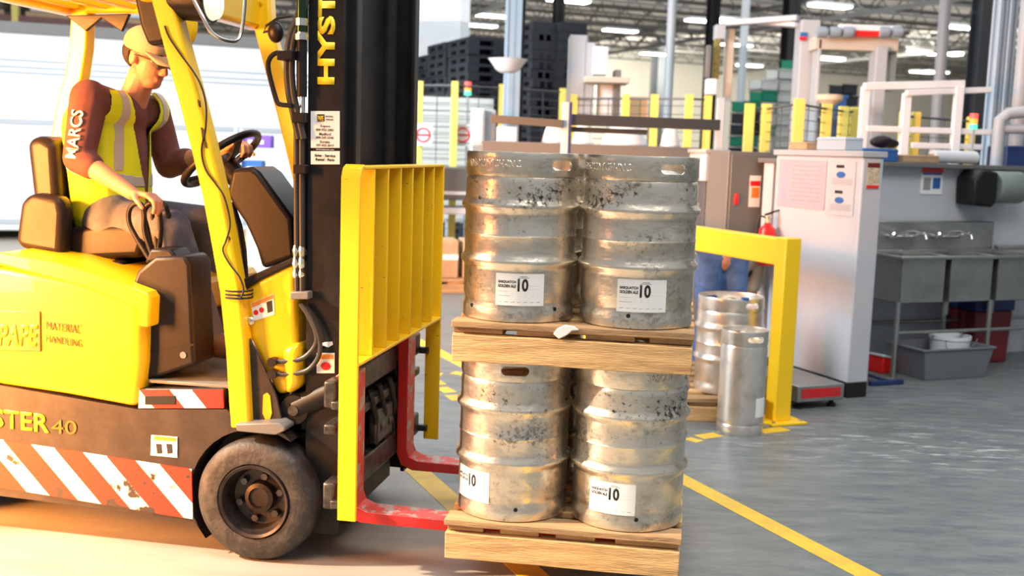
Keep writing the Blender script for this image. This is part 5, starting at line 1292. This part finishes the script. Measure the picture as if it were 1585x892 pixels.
MB().lathe([(.001, 0), (.05, 0), (.14, .07), (.15, .12), (.13, .125), (.04, .01)], 24, caps=False).build('bowl', m_cream, e); MB().tube([(0, 0, -e.location.z), (0, 0, 0)], .03, 10).build('stand', m_mgrey, e)
q = at(1286, 230, 12.8); stack(0, 0, 9, [m_blue], 'blue crate in the slim stack behind the partition top', 'blue crates', w_=.14, d_=.3, h_=.26, name='plastic_crate', cat='crate', loc=q)
# white tube frame
q = at(1340, 230, 9.6); fr = empty('tube_frame', (q.x, q.y, 0), 0, 'white square tube frame standing behind the sink wall', 'frame'); ori = Vector((q.x, q.y, 0))
def tb(p0, p1, nm, w_=.065): MB().strip([at(*p0)-ori, at(*p1)-ori], w_, w_, side=Vector((0, 1, 0))).build(nm, m_lblue if False else m_white, fr, .006)
for px, y0 in ((1340, 134), (1404, 144), (1485, 134)):
    p = at(px, y0, 9.6)-ori; MB().box(p.x-.035, p.x+.035, p.y-.035, p.y+.035, 0, p.z).build('post', m_white, fr, .006)
tb((1337, 134, 9.58), (1492, 130, 9.62), 'top_rail'); tb((1402, 144, 9.55), (1534, 139, 9.65), 'top_rail', .05); tb((1340, 199, 9.58), (1534, 205, 9.62), 'middle_rail', .05); tb((1410, 225, 9.58), (1520, 228, 9.62), 'bottom_rail', .05)
# grey pipework at the far right
q = at(1560, 230, 9.4); pw_ = empty('pipe_rack', (q.x, q.y, 0), 0, 'grey pipe bends against the pale blue columns, right edge', 'pipework'); ori = Vector((q.x, q.y, 0))
MB().tube([at(1600, 172, 9.4)-ori, at(1560, 176, 9.4)-ori, at(1548, 186, 9.4)-ori, at(1546, 205, 9.4)-ori, Vector((at(1546, 205, 9.4).x-q.x, 0, 0))], .05, 14).build('pipe', m_lgrey, pw_)
MB().tube([at(1600, 200, 9.4)-ori, at(1550, 200, 9.4)-ori], .04, 12).build('pipe', m_lgrey, pw_); MB().box(.08, .5, .2, .6, 0, 1.75).build('dark_cabinet', m_dblue, pw_, .01)
# pendant dome lamp by the blue column
q = at(786, 100, 12.2); e = empty('dome_lamp', q, 0, 'wide white dome lamp hanging across the blue column', 'lamp')
MB().lathe([(.22, .06), (.20, .04), (.13, -.06), (.08, -.09), (.001, -.09), (.001, -.08), (.075, -.08), (.12, -.05), (.19, .045)], 28, caps=False).build('shade', m_white, e); MB().tube([(0, 0, -.08), (0, 0, 8-q.z)], .01, 6).build('stem', m_dgrey, e)
# low conveyor line with cartons between forklift and kegs
q = at(655, 330, 13.2); lc = empty('low_conveyor', (q.x, q.y, 0), .2, 'low conveyor with white side rail seen between the yellow backrest and kegs', 'conveyor')
MB().box(-.8, 1.3, 0, .5, .78, .86).build('side_rail', m_white, lc, .01); MB().box(-.8, 1.3, .0, .5, .95, 1.35).build('drive_unit', m_mgrey, lc, .02); MB().box(-.8, 1.3, -.02, 0, 1.02, 1.06).build('rail', m_white, lc)
for x in (-.7, .2, 1.2):
    for y in (.05, .45): MB().box(x-.03, x+.03, y-.03, y+.03, 0, .95).build('leg', m_mgrey, lc)
lp = pallet(Vector((q.x+.35, q.y-1.35, 0)), .2, 'dark wooden pallet on the floor under the low conveyor, behind the kegs', W_=1.3, D_=1.0, hh=.15, mm=m_wood2, seed=31)
for i, x in enumerate((-.42, -.05, .32)):
    e = empty('carton', Vector((q.x+.35+x, q.y-1.0+x*.2, .151)), .2, '%s cardboard carton on the dark pallet between forklift and kegs' % ('left', 'middle', 'right')[i], 'box', 'cartons on the dark pallet')
    MB().box(-.16, .16, -.2, .2, 0, .42).build('box', m_card, e, .005); MB().box(-.16, .16, -.203, .203, .2, .26).build('tape', m_paper, e)

# ------------------------------------------------------------------ left background
tq = at(330, 230, 17.5)
tl_ = empty('white_trailer', (tq.x, tq.y, 0), BA, 'long white box trailer with thin grey lines, behind the driver', 'trailer')
z0_, z1_ = .14, at(370, 62, 17.7).z
MB().box(-9, 3.0, 0, 2.4, z0_, z1_).build('box_body', m_white, tl_, .03); MB().box(-9, 3.0, -.04, 0, z1_-.12, z1_+.05).build('top_rail', m_mgrey, tl_, .01)
for z in (z1_-.52, z1_-.62, z1_-.70): MB().box(-9, 3.0, -.02, 0, z, z+.03).build('trim_line', m_lgrey, tl_, .004)
for z in (z1_-1.45, z0_+.1): MB().box(-9, 3.0, -.02, 0, z, z+.08).build('trim_line', m_lgrey, tl_, .004)
for x in (-5.5, -3.4, -1.2, .9, 3.0): MB().box(x, x+.10, -.05, 0, z1_-.42, z1_-.08).build('bracket', m_mgrey, tl_, .004)
for x in (-7.5, -6.3, 2.2):
    w_ = MB().lathe([(.30, 0), (.45, .01), (.47, .05), (.47, .25), (.45, .29), (.3, .3)], 36, c=(x, .1, .47), axis='y').build('wheel', m_rub, tl_); MB().lathe([(.29, .02), (.2, .06), (.1, .04)], 24, c=(x, .1, .47), axis='y').build('rim', m_lgrey, w_)
MB().box(3.2, 3.35, .3, .45, 0, .9).build('landing_leg', m_mgrey, tl_)
# rack behind it
rq = at(190, 230, 23)
rk = empty('pallet_rack', (rq.x, rq.y, 0), BA, 'tall pallet rack with yellow uprights behind the white trailer', 'rack')
for x in (-8, -5, -2, 1):
    for y in (0, 1.0): MB().box(x-.06, x+.06, y-.05, y+.05, 0, 5.6).build('upright', m_fyel, rk)
lv = (2.6, 3.95, 5.3)
for z in lv:
    for y in (0, 1.0): MB().box(-8, 1, y-.03, y+.03, z-.12, z).build('beam', mat('rack_beam', (.16, .06, .05), .5) if z == 2.6 and y == 0 else bpy.data.materials['rack_beam'], rk)
rnd = random.Random(3); kk_ = 0
mats_ = [m_white, m_card, m_lgrey, m_mgrey, m_white, m_wcrate]
words = ['white', 'brown', 'light grey', 'dark grey', 'bright white', 'off-white']
for bay in range(3):
    for lvz in (3.95, 5.3):
        for s_ in (0, 1):
            i_ = rnd.randrange(6); w_ = rnd.uniform(1.0, 1.25); h_ = rnd.uniform(.7, 1.1)
            e = empty('wrapped_load', rk.location+bu*(-7.2+bay*3+s_*1.4)+Vector((0, 0, lvz))+bv*.5, BA, '%s wrapped load, %s place of rack bay %s from the left, %s level' % (words[i_], ('left', 'right')[s_], ('one', 'two', 'three', 'four', 'five')[bay], 'top' if lvz > 5 else 'middle'), 'load', 'wrapped loads on the rack')
            MB().box(-w_/2, w_/2, -.5, .5, .10, .10+h_).build('carton_block', mats_[i_], e, .03); MB().box(-.6, .6, -.5, .5, 0, .09).build('pallet_base', m_card, e)
# shelf cart with cartons beside the steering wheel
cq = at(365, 230, 11.5)
ct = empty('shelf_cart', (cq.x, cq.y, 0), .12, 'pale metal shelf cart seen between steering wheel and mast', 'cart')
for x in (0, .66):
    for y in (0, .45): MB().box(x-.015, x+.015, y-.015, y+.015, .0, 1.72).build('post', m_lblue, ct)
for z in (.35, .80, 1.22, 1.52): MB().box(-.02, .68, -.02, .47, z-.02, z).build('shelf', m_lgrey, ct, .003)
def oncart(x, z, w_, h_, m_, nm, lb, cat='box'):
    p = ct.matrix_basis @ Vector((x, .2, z)) if False else Vector((cq.x, cq.y, 0))+Vector((x*cos(.12)-.2*sin(.12), x*sin(.12)+.2*cos(.12), z))
    e = empty(nm, p, .12, lb, cat); MB().box(-w_/2, w_/2, -.15, .15, 0, h_).build('box', m_, e, .008); MB().box(-w_/2*.5, w_/2*.5, -.153, -.15, h_*.3, h_*.6).build('label', m_paper, e)
oncart(.20, 1.521, .32, .13, m_purple, 'carton', 'purple carton on the top shelf of the pale cart'); oncart(.50, 1.521, .18, .10, m_white, 'carton', 'white carton on the top shelf of the pale cart')
oncart(.16, 1.221, .22, .16, m_blue, 'carton', 'blue carton on the second shelf of the pale cart'); oncart(.48, 1.221, .26, .2, m_lblue, 'carton', 'pale blue carton on the second shelf of the cart')
oncart(.2, .801, .3, .24, m_white, 'carton', 'white carton on the third shelf of the pale cart'); oncart(.52, .801, .2, .3, m_lgrey, 'carton', 'light grey carton on the third shelf of the cart'); oncart(.3, .351, .45, .3, m_card, 'carton', 'brown carton on the lowest shelf of the pale cart')

for i, (px, lb) in enumerate(((412, 'white plastic drum on the floor left of the forklift mast, nearer the dashboard'), (441, 'white plastic drum on the floor, close against the hoses of the mast'))):
    g = at(px, 300, 10.6+i*.3); e = empty('plastic_drum', (g.x, g.y, 0), 0, lb, 'drum')
    MB().lathe([(.001, 0), (.17, 0), (.18, .03), (.18, .30), (.185, .31), (.185, .34), (.18, .35), (.18, .62), (.185, .63), (.185, .66), (.18, .67), (.175, .90), (.15, .93), (.001, .93)], 32).build('shell', m_white if i else m_wcrate, e); MB().lathe([(.155, .925), (.16, .96), (.001, .965)], 28).build('lid', m_blue if i else m_lgrey, e)
